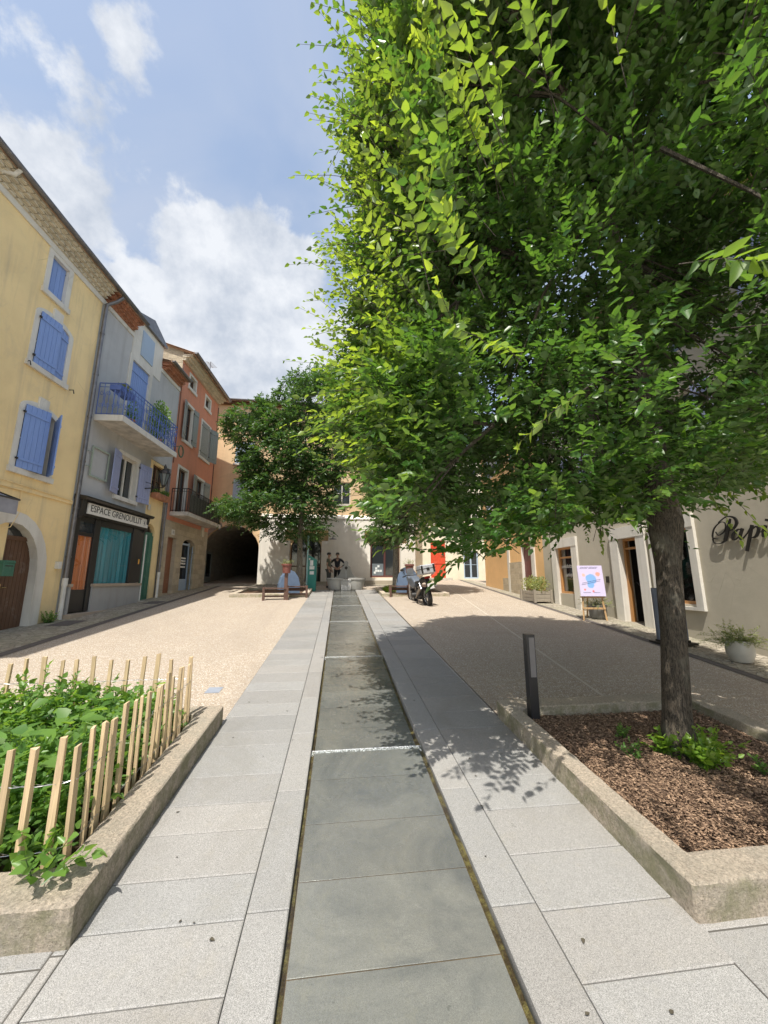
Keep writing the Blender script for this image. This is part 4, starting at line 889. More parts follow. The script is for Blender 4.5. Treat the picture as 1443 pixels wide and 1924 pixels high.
nb = MB(FL.M); a_, z_ = FL.uv(*Z5(182, 1443), .02); nb.box(a_-.12, a_+.12, .012, .03, z_-.11, z_+.11); t = thing('house_number', 'small pale number plate reading 11 on the stone wall over the brown door', 'plaque', FL.w(a_, .02, z_-.1)); nb.build('plate', TRIM, t)
text_mesh('11', .15, .002, FL.M @ Matrix.Translation((a_, .034, z_-.05)) @ Matrix.Rotation(R(90), 4, 'X'), 'digits', BLACK, t)
a_, z_ = FL.uv(*Z5(405, 1440), .05); mb = MB(FL.M); mb.box(a_-.13, a_+.13, .0, .07, z_-.25, z_+.22); tag(mb.build('meter_box', plain('ivory_box', (.62, .58, .46), .5), bevel=.01), 'ivory meter box at the corner of the stone ground floor', 'meter box')
mb = MB(FL.M); a_, z_ = FL.uv(*Z5(250, 835), .35); mb.tube([(a_+.2*math.cos(k*math.pi/8), .1+.2, z_+.24*math.sin(k*math.pi/8)) for k in range(17)], .03, 6); mb.tube([(a_, 0, z_+.2), (a_, .3, z_+.24)], .012, 5); tag(mb.build('cable_coil', plain('green_cable', (.10, .14, .08), .6)), 'green coil of hose hanging on the brick red wall', 'hose')
mb = MB(FL.M); mb.tube([(OS0+.03, .03, 11.1), (OS0+.05, .03, 8), (OS0+.02, .03, 6.6)], .015, 5); mb.tube([(OS1-.02, .03, 11.1), (OS1-.02, .03, 5)], .02, 5); mb.build('wall_cable', DKWOOD, oh)
# tv antenna
q = FL.uv(395, 690, -.9); an = thing('tv_antenna', 'thin television antenna on the roof of the brick red house', 'antenna', FL.w(q[0], -.9, 12.0)); mb = MB(FL.M); zt_ = q[1]+.35; mb.tube([(q[0], -.9, 11.9), (q[0], -.9, zt_)], .02, 5); mb.tube([(q[0]-.5, -.9, zt_-.3), (q[0]+.4, -.9, zt_-.15)], .015, 4)
for k in range(6): x = q[0]-.4+.15*k; mb.tube([(x, -1.15, zt_-.28+.025*k), (x, -.65, zt_-.28+.025*k)], .01, 4)
mb.build('mast', ZINC, an)

# ------------------------------------------------------------------ building across the end of the square
pb = house('peach_building', 'peach rendered building over the dark vaulted passage at the end of the square', FC.w(-2, 0, 1.6))
XP0, XP1 = -9.5, 4.4; pas = (-7.55, -4.47, 1.0, 4.86, 1.45)
u1 = (-6.13, -5.09, 8.48, 9.78); u2 = (-6.13, -5.2, 6.21, 7.52); u0 = (-6.0, -5.2, 10.75, 11.5)
ups = [u0, u1, u2]+[(x, x+1.0, z, z+1.35) for x in (-3.2, -.4, 2.3) for z in (6.2, 8.5)]
door1 = (-2.74, -1.01, 1.2, 4.38, .85); win2 = (1.80, 3.51, 1.96, 3.95)
mb = MB(FC.M); wall(mb, XP0, XP1, -.5, 12.1, ups+[pas, door1, win2], t=.25); mb.build('wall', [PEACH, PEACH], pb)
mb = MB(FC.M); mb.add([(XP0, 0, 0), (XP0, -8, 0), (XP0, -8, 12.1), (XP0, 0, 12.1), (XP1, 0, 0), (XP1, -8, 0), (XP1, -8, 12.1), (XP1, 0, 12.1)], [(0, 1, 2, 3), (7, 6, 5, 4)]); mb.build('side_wall', PEACH, pb)
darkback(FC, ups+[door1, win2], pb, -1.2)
mb = MB(FC.M); mb.box(XP0-.2, XP1+.2, -.02, .28, 12.1, 12.22); mb.build('eaves', DKWOOD, pb); roof_slope(FC, XP0-.2, XP1+.2, 12.24, .42, 4.4, .28, pb); gutter(FC, XP0-.2, XP1+.2, 12.24, .5, pb)
for i, o in enumerate(ups):
    s_ = MB(FC.M); s_.box(o[0]-.1, o[1]+.1, 0, .05, o[2]-.1, o[2]); s_.build('sill', CEM, pb); window(FC, o, pb, TRIM, 1, -.14)
    if i in (1,): shutter(FC, o[0], (o[0]+o[1])/2, o[2], o[3], -.03, PBLUE, pb, 0, 'a'); shutter(FC, (o[0]+o[1])/2, o[1], o[2], o[3], -.03, PBLUE, pb, 0, 'b')
    elif i == 2: shutter(FC, o[0], (o[0]+o[1])/2, o[2], o[3], -.03, PBLUE, pb, 0, 'a'); shutter(FC, (o[0]+o[1])/2, o[1]+.05, o[2], o[3], -.0, PBLUE, pb, R(5), 'b')
mb = MB(FC.M); mb.box(XP0, -3.2, 0, .02, 6.05, 6.09); mb.box(XP0, -3, 0, .02, 9.95, 9.98); mb.build('string_course', PEACH, pb)
# vaulted passage
mb = MB(FC.M); loop = [(pas[1], .9)]+arc(pas[0], pas[1], pas[3]-1.45, 1.45, 16)+[(pas[0], .9)]
for i in range(len(loop)-1):
    p, q = loop[i], loop[i+1]; mb.add([(p[0], -.25, p[1]), (q[0], -.25, q[1]), (q[0], -22, q[1]), (p[0], -22, p[1])], [(0, 1, 2, 3)])
mb.build('passage_vault', STONED, pb); mb = MB(FC.M); mb.add([(pas[0], -22, .9), (pas[1], -22, .9), (pas[1], -22, 5), (pas[0], -22, 5)], [(0, 1, 2, 3)]); mb.build('passage_end', DARK, pb); mb = MB(FC.M); mb.add([(pas[0], -.5, gz(22.2)+.02), (pas[1], -.5, gz(22.2)+.02), (pas[1], -22, 2.32), (pas[0], -22, 2.32)], [(0, 1, 2, 3)]); mb.build('passage_floor', STONED, pb)
mb = MB(FC.M); ip = arc(pas[0], pas[1], pas[3]-1.45, 1.45, 18); op = arc(pas[0]-.22, pas[1]+.22, pas[3]-1.45, 1.67, 18)
for i in range(11, 18): mb.prism_sz([ip[i], ip[i+1], op[i+1], op[i]], 0, .03)
mb.build('arch_stones', STONED, pb)
# small arched door in the left wall of the passage
pd = MB(); X_ = pas[0]+.02; Y0, Y1 = 22.3, 23.3
pd.box(X_, X_+.06, Y0, Y0+.1, 1.6, 3.4); pd.box(X_, X_+.06, Y1-.1, Y1, 1.6, 3.4); pd.box(X_, X_+.06, Y0+.1, Y1-.1, 3.3, 3.42); pd.box(X_, X_+.06, Y0+.1, Y1-.1, 1.6, 2.0); pdo = pd.build('passage_door', GREYSH, pb)
pd = MB(); pd.box(X_, X_+.02, Y0+.1, Y1-.1, 2.0, 3.3); pd.build('pane', GLASS, pdo)
# thick white render with deep reveals over the openings
mb = MB(FC.M); TH = .34
rec1 = (-3.05, -.62, 3.99, 4.62); rec2 = (1.45, 3.95, 3.9, 4.62)
segs = []
dz = dict(); xs_ = [-4.42, -3.05, -2.76, -.99, -.62, 1.45, 1.78, 3.53, 3.95, 4.4]
def wb(x0, x1, z0, z1):
    t0 = TH; mb.add([(x0, .002, z0), (x1, .002, z0), (x1, TH, z0), (x0, TH, z0), (x0, .002, z1), (x1, .002, z1), (x1, TH, z1), (x0, TH, z1)], [(0, 3, 2, 1), (4, 5, 6, 7), (3, 7, 6, 2), (0, 1, 5, 4), (1, 2, 6, 5), (0, 4, 7, 3)])
ZT = 5.25
prof = lambda xa, xb: None
wb(-4.42, -3.05, -.2, ZT); wb(-3.05, -2.76, -.2, 3.99); wb(-.99, -.62, -.2, 3.99); wb(-.62, 1.45, -.2, ZT); wb(1.45, 1.78, -.2, 3.9); wb(1.78, 3.53, -.2, 1.94); wb(3.53, 3.95, -.2, 3.9); wb(3.95, 4.4, -.2, ZT)
mb.box(-3.05, -.62, .003, TH, 4.62, ZT); mb.box(1.45, 3.95, .003, TH, 4.62, ZT); mb.build('render_coat', WHT, pb)
mb = MB(FC.M); mb.prism([(.0, ZT), (TH+.03, ZT), (TH+.03, ZT+.05), (.0, ZT+.3)], 0, -4.42, 4.4); mb.build('weathering', WHT, pb)
# glazing of the arched door and of the shop window
mb = MB(FC.M); a, b, lo, hi = door1[:4]
for x in (a, (a+b)/2-.03, b-.06): mb.box(x, x+.06, -.35, -.28, 1.6, hi-.1)
mb.box(a+.06, b-.06, -.345, -.285, 2.55, 2.62); gd_ = mb.build('glazed_door', DKWOOD, pb); mb = MB(FC.M); mb.box(a, b, -.33, -.32, 1.6, hi); mb.build('pane', GLASS, gd_)
mb = MB(FC.M); a, b, lo, hi = win2[:4]
for x in (a, (a+b)/2-.06, b-.09): mb.box(x, x+.10, -.1, .0, lo, hi)
mb.box(a+.1, b-.1, -.095, -.005, lo, lo+.1); mb.box(a+.1, b-.1, -.095, -.005, hi-.1, hi); gw = mb.build('window', plain('maroon_frame', (.11, .04, .035), .5), pb); mb = MB(FC.M); mb.box(a+.05, b-.05, -.06, -.05, lo+.05, hi-.05); mb.build('pane', GLASS, gw)
mb = MB(FC.M); mb.box(a+.12, (a+b)/2-.08, -.045, -.04, lo+.1, lo+.78); mb.build('counter_panel', plain('blue_grey_panel', (.17, .20, .22), .3), gw); mb = MB(FC.M)
for (x, z) in ((.2, .5), (.33, .62), (.2, .36), (.12, .26), (.33, .36), (.47, .36)): mb.box(a+.1+x, a+.1+x+.12, -.038, -.034, lo+.05+z-.1, lo+.05+z+.02)
mb.build('sticker', plain('white_sticker', (.72, .76, .76), .5), gw)
mb = MB(FC.M); mb.box(-3.0, -.6, TH+.001, .75, 1.2, 1.72); mb.box(-.6, 4.2, TH+.001, .7, 1.2, 1.78); mb.build('steps', stucco('step_stone', (.42, .37, .29)), pb)
# chimney
ch = MB(FC.M); cx_, cz_ = .95, 12.3; ch.box(.72, 1.18, -1.2, -.7, 12.2, 13.75); co_ = ch.build('chimney', WHT, pb); ch = MB(FC.M); ch.box(.68, 1.22, -1.24, -.66, 13.75, 13.83); ch.box(.78, 1.12, -1.1, -.8, 13.85, 14.0); ch.build('chimney_cap', TERRA, co_)
# two disc wall lamps
for i, (q, lab) in enumerate(((Z6(245, 168), 'round disc wall lamp left of the arched glass door'), (Z6(597, 188), 'round disc wall lamp above the two people'))):
    s_, z_ = FC.uv(*q, TH+.3); t = thing('wall_lamp', lab, 'wall lamp', FC.w(s_, TH, z_-.1), group='disc lamps on the white wall'); mb = MB(FC.M); mb.tube([(s_, TH, z_+.16), (s_, TH+.12, z_+.2), (s_, TH+.3, z_+.12), (s_, TH+.3, z_)], .012, 6); mb.build('arm', ZINC, t)
    mb = MB(FC.M @ Matrix.Translation((s_, TH+.32, z_-.02))); mb.lathe([(.21, -.02), (.20, .0), (.05, .04), (.03, .1)], n=20); mb.build('shade', ZINC, t, smooth=True)

# cream wing with the red door
FW = Fac((0, 24.6), 0, None); cw = house('cream_house', 'cream house with a bright red door behind the motorcycle', FW.w(6, 0, 1.8))
rd = (FW.uv(810, 1080)[0], FW.uv(838, 1080)[0], 1.95, FW.uv(815, 1015)[1]); gd5 = (FW.uv(872, 1080)[0], FW.uv(900, 1080)[0], 1.9, FW.uv(885, 1035)[1]); cu = [(x, x+1, z, z+1.4) for x in (5.8, 8.6) for z in (5.6, 8.2)]
mb = MB(FW.M); wall(mb, 4.2, 10.2, -.5, 10.8, [rd, gd5]+cu, t=.2); mb.build('wall', [CREAM, CREAM], cw); darkback(FW, [rd, gd5]+cu, cw, -.5)
mb = MB(FW.M); mb.add([(10.2, 0, 0), (10.2, -8, 0), (10.2, -8, 10.8), (10.2, 0, 10.8)], [(0, 1, 2, 3)]); mb.build('side_wall', CREAM, cw); roof_slope(FW, 4.2, 10.4, 10.85, .4, 4, .3, cw)
for o in cu: window(FW, o, cw, TRIM, 1, -.12)
mb = MB(FW.M); a, b, lo, hi = rd; mb.box(a, b, -.12, -.07, lo, hi)
for k in range(3): z = lo+.12+k*(hi-lo-.1)/3; mb.box(a+.09, b-.09, -.07, -.045, z, z+(hi-lo)/3-.12)
mb.build('door', RED, cw, bevel=.006); mb = MB(FW.M); mb.box(a-.3, b+.3, 0, .5, 1.5, 1.95); mb.build('step', CEM, cw)
window(FW, gd5, cw, PBLUE, 1, -.12, bars=1, fw=.09)

# ------------------------------------------------------------------ right row: apricot house, shop house
ah = house('apricot_house', 'apricot rendered house with white pilasters and a wine red door on the right', FR.w(7, 0, 1.2))
AS0, AS1 = 4.15, 10.6; wd_ = (FR.uv(1003, 1095)[0], FR.uv(983, 1095)[0], 1.05, FR.uv(993, 1020)[1]); aup = [(s0, s0+1, z, z+1.5) for s0 in (5.0, 8.2) for z in (4.6, 7.2)]
mb = MB(FR.M); wall(mb, AS0, AS1, -.5, 9.4, [wd_]+aup, t=.2); mb.build('wall', [APR, TRIM], ah); darkback(FR, aup+[wd_], ah, -.4); mb = MB(FR.M); mb.add([(AS1, 0, 0), (AS1, -8, 0), (AS1, -8, 9.4), (AS1, 0, 9.4)], [(0, 1, 2, 3)]); mb.build('side_wall', CREAM, ah)
for o in aup: window(FR, o, ah, TRIM, 1, -.12); shutter(FR, o[0]-.5, o[0]-.02, o[2], o[3], .03, PBLUE, ah, R(6), 'b'); shutter(FR, o[1]+.02, o[1]+.5, o[2], o[3], .03, PBLUE, ah, R(6), 'a')
mb = MB(FR.M); mb.box(wd_[0]-.28, wd_[0], 0, .05, .8, 4.2); mb.box(wd_[1]+1.2, wd_[1]+1.42, 0, .05, .8, 4.2); mb.build('pilaster', TRIM, ah); mb = MB(FR.M); mb.box(wd_[1], wd_[1]+1.2, 0, .04, .8, 2.6); mb.box(wd_[1]+1.42, wd_[1]+2.1, 0, .03, .8, 1.9); mb.build('stone_base', STONE, ah)
mb = MB(FR.M); mb.box(wd_[0], wd_[1], -.18, -.12, wd_[2], wd_[3]); mb.box(wd_[0]+.1, wd_[1]-.1, -.12, -.1, 1.3, 2.2); mb.build('door', plain('wine_paint', (.14, .035, .03), .4), ah); roof_slope(FR, AS0, AS1, 9.5, .4, 4, .3, ah); gutter(FR, AS0, AS1, 9.5, .46, ah)

sp = house('shop_house', 'beige grey shop house with white framed openings and big black script letters', FR.w(-2, 0, .6))
sw1 = FR.rect([Z8(155, 490), Z8(250, 475), Z8(265, 762), Z8(170, 770)]); sdr = FR.rect([Z8(535, 432), Z8(655, 415), Z8(692, 957), Z8(580, 942)]); sdr = (sdr[0], sdr[1], .62, sdr[3])
sw2 = (FR.uv(1318, 1080)[0]+.15, FR.uv(1229, 1080)[0]-.2, 1.28, 2.95)
up = [(s0, s0+1, z, z+1.5) for s0 in (-5.6, -2.8, -.2, 2.4) for z in (4.5, 7.0)]
mb = MB(FR.M); wall(mb, -11, AS0, -1, 9.3, [sw1, sdr, sw2]+up, t=.3); mb.build('wall', [SHOPW, TRIM], sp); darkback(FR, [sw1, sdr, sw2]+up, sp, -1.1); mb = MB(FR.M); mb.add([(-11, 0, -1), (-11, -8, -1), (-11, -8, 9.3), (-11, 0, 9.3)], [(0, 1, 2, 3)]); mb.build('side_wall', SHOPW, sp)
roof_slope(FR, -11, AS0, 9.4, .4, 4, .3, sp); gutter(FR, -11, AS0, 9.4, .46, sp)
for o in up: window(FR, o, sp, TRIM, 1, -.12); shutter(FR, o[0]-.5, o[0]-.02, o[2], o[3], .03, LAV, sp, R(6), 'b'); shutter(FR, o[1]+.02, o[1]+.5, o[2], o[3], .03, LAV, sp, R(6), 'a')
for o, f_ in ((sw1, .3), (sdr, .3), (sw2, .17)):
    s_ = MB(FR.M); a, b, lo, hi = o; zb_ = .3 if o is not sw2 else lo-.05
    s_.box(a-f_, a, .001, .07, zb_, hi); s_.box(b, b+f_, .001, .07, zb_, hi); s_.box(a-f_, b+f_, .001, .08, hi, hi+.3)
    if o is sw2: s_.box(a-f_, b+f_, .001, .07, lo-.12, lo-.05)
    s_.build('window_surround' if o is not sdr else 'door_surround', TRIM, sp)
def woodframe(o, name, mull=0, d=-.12, rail=None):
    a, b, lo, hi = o; mb = MB(FR.M); f_ = .07
    mb.box(a, a+f_, d, d+.08, lo, hi); mb.box(b-f_, b, d, d+.08, lo, hi); mb.box(a+f_, b-f_, d, d+.08, hi-f_, hi); mb.box(a+f_, b-f_, d, d+.08, lo, lo+f_)
    if rail: mb.box(a+f_, b-f_, d, d+.07, rail, rail+.06)
    ob = mb.build(name, ORWOOD, sp); g_ = MB(FR.M); g_.add([(a+.03, d+.02, lo+.03), (b-.03, d+.02, lo+.03), (b-.03, d+.02, hi-.03), (a+.03, d+.02, hi-.03)], [(0, 1, 2, 3)]); g_.build('pane', FILM.m, ob); return ob
wf = woodframe(sw1, 'window', rail=2.55); woodframe(sw2, 'window')
for tx_, z_ in (('produits', 2.28), ('uniques', 2.03)):
    text_mesh(tx_, .17, .001, FR.M @ Matrix.Translation(((sw1[0]+sw1[1])/2, -.08, z_)) @ Matrix.Rotation(math.pi, 4, 'Z') @ Matrix.Rotation(R(90), 4, 'X'), 'window_lettering', pm_, wf, shear=.2) if False else None
# shop interior: shelves and goods just behind the panes
mb = MB(FR.M); mb.box(sw1[0]-.2, sw1[1]+.2, -1.05, -.4, sw1[2]-.1, sw1[2]+.02)
for k, (dx, hh, zz) in enumerate(((.2, .25, 0), (.5, .4, 0), (.75, .18, 0), (.35, .2, .5), (.65, .3, .5))): mb.box(sw1[0]+dx, sw1[0]+dx+.16, -.6, -.45, sw1[2]+.02+zz, sw1[2]+.02+zz+hh)
mb.box(sw1[0]-.1, sw1[1]+.1, -.7, -.4, sw1[2]+.48, sw1[2]+.5); mb.build('display', plain('goods', (.35, .16, .09), .6, .6, 8), sp)
a, b, lo, hi = sdr; mb = MB(FR.M); mb.box(a, a+.07, -.2, -.1, lo, hi); mb.box(b-.07, b, -.2, -.1, lo, hi); mb.box(a+.07, b-.07, -.2, -.1, hi-.07, hi); mb.box(a+.07, b-.07, -.19, -.11, 2.62, 2.68); df = mb.build('door_frame', ORWOOD, sp)
mb = MB(FR.M); mb.box(a+.1, a+.5, -.75, -.7, lo, 2.55); mb.build('open_door_leaf', woodmat('door_leaf', (.20, .07, .03), .4), df); mb = MB(FR.M); mb.tube([(a+.05, -.3, 1.35), (b-.1, -.3, 1.75)], .015, 6); mb.build('handrail', IRON, df)
mb = MB(FR.M); mb.box(a+.15, a+.4, -.68, -.66, 1.55, 1.8); mb.build('notice', pm_, df)
mb = MB(FR.M); mb.box(a-.1, b+.1, -.4, .12, .3, .64); mb.build('step', CEM, sp)
mb = MB(FR.M); a_, z_ = FR.uv(*Z8(460, 680), .03); mb.box(a_-.04, a_+.04, .0, .05, z_-.09, z_+.09); mb.build('doorbell', IRON, sp)
# writing on the window (mirrored frame: s runs away from the camera, so text runs towards -s)
def text_on_right(body, s_, d, z, size, name, mat, parent, depth=.002, shear=0, align='CENTER', sx=1.0):
    M = Matrix.Identity(4); xx = -FR.u; zz = Vector((0, 0, 1)); yy = FR.n
    for i in range(3): M[i][0] = xx[i]; M[i][1] = zz[i]; M[i][2] = yy[i]; M[i][3] = FR.w(s_, d, z)[i]
    return text_mesh(body, size, depth, M, name, mat, parent, shear, align, sx)
text_on_right('produits', (sw1[0]+sw1[1])/2+.1, -.085, 2.22, .19, 'window_lettering', pm_, wf, shear=.25); text_on_right('uniques', (sw1[0]+sw1[1])/2-.12, -.085, 1.93, .19, 'window_lettering', pm_, wf, shear=.25)

# script letters on the wall, drawn as calligraphic strokes
sg = thing('script_sign', 'large black cut-out script letters spelling Papill on the beige grey wall', 'sign', FR.w(-3, 0, 2.2))
def stroke(pts, ws, name='letter'):
    """pts in (x right, z up) metres on the wall; ws stroke widths; a slanted broad nib"""
    P = []
    n = len(pts); T = np.linspace(0, n-1, (n-1)*7+1)
    def cr(a, b, c, d, t): return .5*((2*b)+(c-a)*t+(2*a-5*b+4*c-d)*t*t+(3*b-a-3*c+d)*t**3)
    for t in T:
        i = min(int(t), n-2); u = t-i; q = [np.array(pts[max(0, min(n-1, i+k))], float) for k in (-1, 0, 1, 2)]; P.append(cr(*q, u))
    W = np.interp(T, range(n), ws); L_, R_ = [], []
    for k, p in enumerate(P):
        tg = P[min(k+1, len(P)-1)]-P[max(k-1, 0)]; tg = tg/(np.linalg.norm(tg)+1e-9); nr = np.array([-tg[1], tg[0]]); L_.append(p+nr*W[k]/2); R_.append(p-nr*W[k]/2)
    return L_, R_
def letters_build(specs, M, name, mat, parent, d0, d1):
    for nm, strokes in specs:
        mb = MB(M)
        for pts, ws in strokes:
            L_, R_ = stroke(pts, ws); n = len(L_); b = len(mb.v)
            for k in range(n):
                for q in (L_[k], R_[k]):
                    for d in (d0, d1): mb.v.append(Vector((q[0], d, q[1])))
            for k in range(n-1):
                i = b+k*4; j = i+4
                for f in ((i, i+1, j+1, j), (i+2, j+2, j+3, i+3), (i+1, i+3, j+3, j+1), (i, j, j+2, i+2)): mb.f.append(list(f)); mb.mi.append(0)
            e = b+(n-1)*4; mb.f.append([b, b+2, b+3, b+1]); mb.mi.append(0); mb.f.append([e, e+1, e+3, e+2]); mb.mi.append(0)
        mb.build(name, mat, parent)
SK = .012; BK = .050
def sh_(p, x0, k=1.0, sl=.32): return [(x0+(x+sl*z)*k, z*k) for x, z in p]
def script_specs(x0, k):
    P_ = [([(.25, .0), (.27, .20), (.29, .42)], [BK*1.2, BK*1.35, BK*.5]),
          ([(.25, .0), (.17, -.045), (.04, -.03), (-.02, .05), (.0, .07)], [BK*.8, SK*1.5, SK, SK*1.2, BK*.6]),
          ([(.02, .20), (.10, .12), (.21, .20), (.20, .34), (.10, .38), (-.02, .28), (-.03, .10), (.08, .05)], [SK, SK, SK*1.3, SK*1.3, SK, SK*1.5, SK*2, SK]),
          ([(.05, .38), (.20, .47), (.36, .43), (.43, .32), (.38, .21), (.29, .19)], [SK, SK*1.4, BK*.8, BK*1.1, BK*.6, SK])]
    a_ = [([(.17, .17), (.10, .19), (.02, .11), (.03, .01), (.09, .01), (.16, .09)], [SK*2, SK*2, BK, BK*.8, SK*1.5, SK]), ([(.18, .20), (.16, .08), (.17, .005), (.22, .01), (.28, .09)], [BK, BK, BK*.8, SK*1.5, SK])]
    p_ = [([(.02, .08), (.08, .22)], [SK, SK]), ([(.09, .24), (.08, .0), (.07, -.24)], [BK, BK*1.05, BK*.95]), ([(.09, .14), (.16, .20), (.22, .15), (.20, .03), (.13, .0), (.09, .03)], [SK, SK*2, BK, BK*.9, SK*1.6, SK])]
    i_ = [([(.0, .08), (.06, .19)], [SK, SK]), ([(.06, .2), (.045, .06), (.06, .0), (.11, .02), (.16, .09)], [BK, BK, BK*.7, SK*1.3, SK]), ([(.065, .27), (.068, .31)], [BK*.9, BK*.9])]
    l_ = [([(.0, .09), (.06, .25), (.10, .40), (.07, .46)], [SK, SK, SK*1.4, SK]), ([(.07, .46), (.04, .3), (.04, .08), (.06, .0), (.11, .02), (.16, .09)], [BK*.6, BK*1.1, BK, BK*.7, SK*1.3, SK])]
    out_ = []; x = x0
    for nm, sp_, adv in (('P', P_, .38), ('a', a_, .26), ('p', p_, .27), ('i', i_, .15), ('l', l_, .15), ('l', l_, .15)):
        out_.append((nm, [(sh_(p, x, k), [w_*k for w_ in ws]) for p, ws in sp_])); x += adv*k
    return out_
pS, pZ = FR.uv(*Z8(1105, 450), .06); KS = .98
MR = Matrix.Identity(4)
for i in range(3): MR[i][0] = -FR.u[i]; MR[i][1] = FR.n[i]; MR[i][2] = (0, 0, 1)[i]; MR[i][3] = FR.w(pS, 0, pZ-.0)[i]
letters_build(script_specs(0, KS), MR, 'letter', BLACK, sg, .035, .06)

# ------------------------------------------------------------------ planters
def kerb_ring(name, label, outer, inner, h, loc, inner_h=None):
    """ring kerb following the slope; outer/inner = matching polygons (x,y), top at ground + h"""
    bm = bmesh.new(); n = len(outer)
    def V(p, dz): return bm.verts.new((p[0], p[1], gz(p[1])+dz))
    ob = [V(p, -.08) for p in outer]; ot = [V(p, h) for p in outer]; it = [V(p, h-.0) for p in inner]; ib = [V(p, -.08) for p in inner]
    for i in range(n):
        j = (i+1) % n
        for q in ((ob[i], ob[j], ot[j], ot[i]), (ot[i], ot[j], it[j], it[i]), (it[i], it[j], ib[j], ib[i])): bm.faces.new(q)
    bmesh.ops.recalc_face_normals(bm, faces=bm.faces)
    bmesh.ops.bevel(bm, geom=[e for e in bm.edges if all(v in ot or v in it for v in e.verts)] + [e for e in bm.edges if (e.verts[0] in ob and e.verts[1] in ot) or (e.verts[1] in ob and e.verts[0] in ot)], offset=.010, segments=1, affect='EDGES')
    for _ in range(5):
        long_ = [e for e in bm.edges if e.calc_length() > .045]
        if not long_: break
        bmesh.ops.subdivide_edges(bm, edges=long_, cuts=1, use_grid_fill=True)
    bmesh.ops.triangulate(bm, faces=[f for f in bm.faces if len(f.verts) > 4])
    from mathutils import noise
    bm.normal_update()
    for v in bm.verts:
        v.co += v.normal*(noise.noise(v.co*9)*.005+noise.noise(v.co*30)*.006)
    me = bpy.data.meshes.new(name); bm.to_mesh(me); bm.free(); me.materials.append(KERB)
    for p in me.polygons: p.use_smooth = True
    me.set_sharp_from_angle(angle=R(38))
    o = bpy.data.objects.new(name, me); col.objects.link(o); return tag(o, label, 'planter')
KH = .175
kerb_ring('planter_kerb', 'pale rough concrete planter edging around the fenced green bed on the left', [(-1.175, 2.16), (-1.175, 4.42), (-6.5, 4.42), (-6.5, 2.16)], [(-1.385, 2.40), (-1.385, 4.22), (-6.3, 4.22), (-6.3, 2.40)], KH, None)
kerb_ring('planter_kerb', 'rough mossy concrete planter edging around the big tree on the right', [(1.775, 1.95), (1.775, 4.28), (4.15, 4.28), (4.15, 1.95)], [(1.93, 2.14), (1.93, 4.06), (3.95, 4.06), (3.95, 2.14)], KH, None)
def bed(name, x0, x1, y0, y1, dz, mat, amp=.03, n=60):
    from mathutils import noise
    mb = MB(); m_ = int(n*(y1-y0)/(x1-x0))+2
    for j in range(m_+1):
        for i in range(n+1):
            x = x0+(x1-x0)*i/n; y = y0+(y1-y0)*j/m_; mb.v.append(Vector((x, y, gz(y)+dz+noise.noise(Vector((x*3, y*3, 0)))*amp+noise.noise(Vector((x*15, y*15, 4)))*amp*.4)))
    for j in range(m_):
        for i in range(n): a = j*(n+1)+i; mb.f.append([a, a+1, a+n+2, a+n+1]); mb.mi.append(0)
    o = mb.build(name, mat, smooth=True); o['kind'] = 'structure'; return o
bed('soil', -6.29, -1.39, 2.41, 4.21, .06, MULCH); bed('soil', 1.94, 3.94, 2.15, 4.05, .075, MULCH, .03, 90)
# bark chips
def chips(name, x0, x1, y0, y1, n, dz):
    P = np.stack([rng.uniform(x0, x1, n), rng.uniform(y0, y1, n), np.zeros(n)], 1); P[:, 2] = S*P[:, 1]+dz+rng.random(n)*.018
    a = rng.random(n)*2*np.pi; D = np.stack([np.cos(a), np.sin(a), rng.normal(size=n)*.2], 1); L_ = .007+.021*rng.random(n); Wd = L_*(.2+.3*rng.random(n)); D = unit(D); sdv = unit(np.cross(D, np.array([0, 0, 1.])+rng.normal(size=(n, 3))*.4)); nn = np.cross(sdv, D); V = np.zeros((n, 8, 3)); k = 0
    for c in (-1, 1):
        for a_, b_ in ((-1, -1), (1, -1), (1, 1), (-1, 1)): V[:, k] = P+D*(L_*a_)[:, None]/2+sdv*(Wd*b_)[:, None]/2+nn*(.0022*c); k += 1
    me = bpy.data.meshes.new(name); fc = np.array([(0, 3, 2, 1), (4, 5, 6, 7), (0, 1, 5, 4), (1, 2, 6, 5), (2, 3, 7, 6), (3, 0, 4, 7)]); idx = (np.arange(n)[:, None, None]*8+fc[None]).reshape(-1)
    me.vertices.add(n*8); me.vertices.foreach_set('co', V.reshape(-1).astype(np.float32)); me.loops.add(n*24); me.loops.foreach_set('vertex_index', idx.astype(np.int32)); me.polygons.add(n*6); me.polygons.foreach_set('loop_start', (np.arange(n*6)*4).astype(np.int32)); me.polygons.foreach_set('loop_total', np.full(n*6, 4, np.int32)); me.update(calc_edges=True)
    at = me.attributes.new('tone', 'FLOAT_COLOR', 'POINT'); t = np.repeat(rng.random(n), 8); cc = np.stack([t, t, t, np.ones_like(t)], 1).astype(np.float32); at.data.foreach_set('color', cc.reshape(-1))
    m = Mt('bark_chip'); q = m.n('ShaderNodeAttribute'); q.attribute_name = 'tone'; m.col(m.mix(q.outputs['Fac'], (.085, .048, .028), (.39, .26, .165))); m.rough(.9); me.materials.append(m.m)
    o = bpy.data.objects.new(name, me); col.objects.link(o); return tag(o, 'brown bark chips covering the soil under the big tree', 'bark chips', kind='stuff')
chips('bark_chips', 1.96, 3.92, 2.17, 4.02, 20000, .085)

